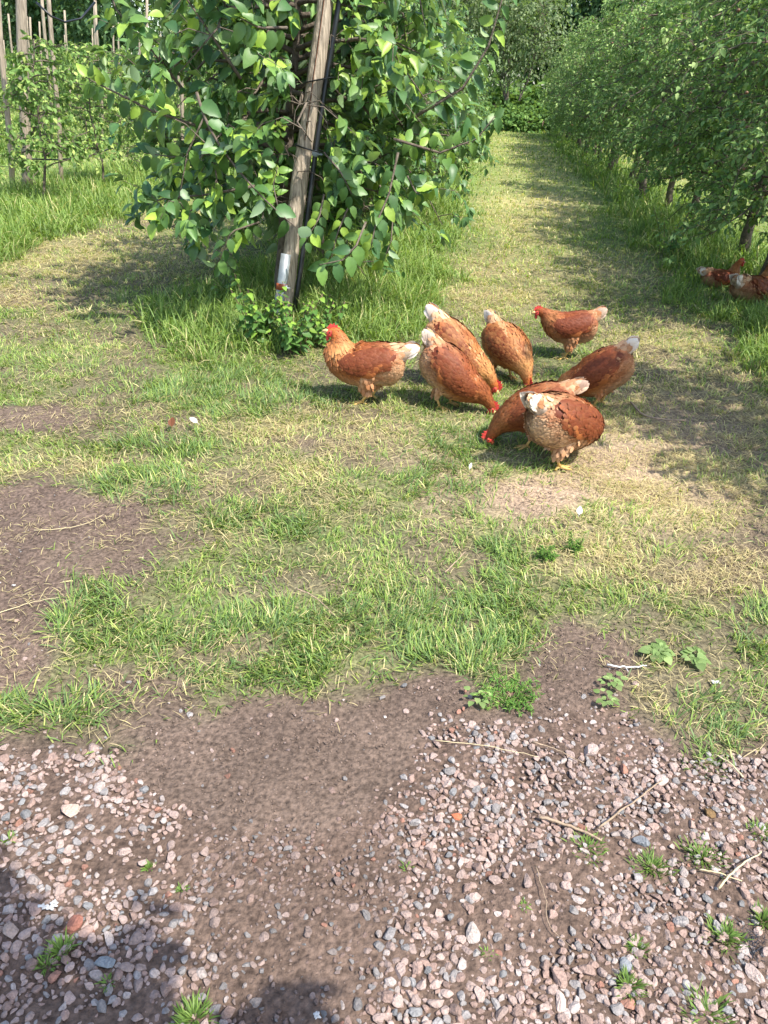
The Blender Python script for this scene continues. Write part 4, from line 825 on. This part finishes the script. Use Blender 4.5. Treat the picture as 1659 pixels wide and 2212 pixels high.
# sticks
def stick(pts, r, m, label, name='stick', fork=None):
    W = A([gpt(*p_[:2])+A((0, 0, p_[2])) for p_ in pts]); c = W[0].copy(); P = cat(W-c, 14); P += rng.normal(0, .0008, P.shape); mb = MB(); mb.tube(P, np.linspace(r, r*.55, 14), 7)
    if fork: 
        Wf = A([gpt(*p_[:2])+A((0, 0, p_[2])) for p_ in fork])-c; mb.tube(cat(Wf, 8), np.linspace(r*.6, r*.3, 8), 6)
    o = mb.build(name, m); o.location = tuple(c); tag(o, label, 'stick', 'twigs lying on the ground')
stick([(1162, 1772, .012), (1200, 1785, .014), (1250, 1800, .012), (1300, 1822, .012)], .0042, M['stick'], 'short thick barky stick on the right gravel')
stick([(1290, 1800, .018), (1330, 1770, .022), (1380, 1735, .024), (1425, 1700, .024)], .0026, M['stick'], 'long thin pale stick across the right gravel')
stick([(1150, 1605, .012), (1200, 1625, .014), (1260, 1655, .014)], .0022, M['stick'], 'thin brown twig at the top of the right gravel')
stick([(1360, 880, .02), (1385, 905, .02), (1420, 915, .02), (1480, 918, .02)], .006, M['stick'], 'brown forked branch on the straw right of the flock', fork=[(1410, 913, .02), (1450, 930, .02)])
stick([(1310, 1442, .012), (1340, 1446, .014), (1375, 1444, .012), (1395, 1442, .012)], .003, M['chalk'], 'pale lichen covered twig on bare soil', fork=[(1350, 1446, .013), (1356, 1455, .012)])
stick([(960, 1245, .02), (980, 1225, .02), (1003, 1203, .03)], .0028, M['stick'], 'short brown stick in the middle turf')
stick([(640, 1283, .02), (680, 1300, .02), (725, 1335, .02)], .0026, M['stick'], 'thin bent twig on the turf left of centre')
stick([(75, 1153, .008), (130, 1150, .01), (185, 1139, .01), (226, 1121, .012)], .0013, M['pale'], 'long pale straw curving over the bare soil')
stick([(-20, 1335, .008), (60, 1313, .01), (131, 1300, .012)], .0014, M['pale'], 'pale stalk on bare soil at the left edge')
stick([(1550, 1925, .012), (1585, 1890, .02), (1640, 1853, .02)], .0024, M['pale'], 'pale dry stalk low on the right gravel')
stick([(1600, 1690, .012), (1570, 1660, .016), (1540, 1640, .016)], .0022, M['pale'], 'pale flat stem at the upper right of the gravel')
stick([(1510, 1885, .012), (1550, 1895, .014), (1600, 1912, .012)], .0018, M['pale'], 'pale split stalk crossing the other low on the right')
stick([(940, 1600, .012), (1060, 1620, .016), (1160, 1640, .014)], .0011, M['pale'], 'long thin straw over the top left of the right gravel')
stick([(1155, 1880, .012), (1175, 1950, .016), (1185, 2010, .014), (1240, 2060, .012)], .0011, M['stick'], 'long thin wiry stem down the middle of the right gravel')
# black feather tuft
p = gpt(1625, 2035); mb = MB(); n = 160; a = rng.normal(0, .012, n)+p[0]; b = rng.normal(0, .022, n)+p[1]; blades(mb, a, b, U(.012, .03, n), U(.0008, .0016, n), U(0, 6.28, n), U(.2, 1.3, n), U(0, 1, n), np.tile(A((.035, .04, .05)), (n, 1)))
for v in mb.V: v -= p
o = mb.build('fluff_tuft', M['feather']); o.location = tuple(p); tag(o, 'tuft of dark grey fluff among the stones at the right edge', 'fluff')
print('objects', len(bpy.data.objects))
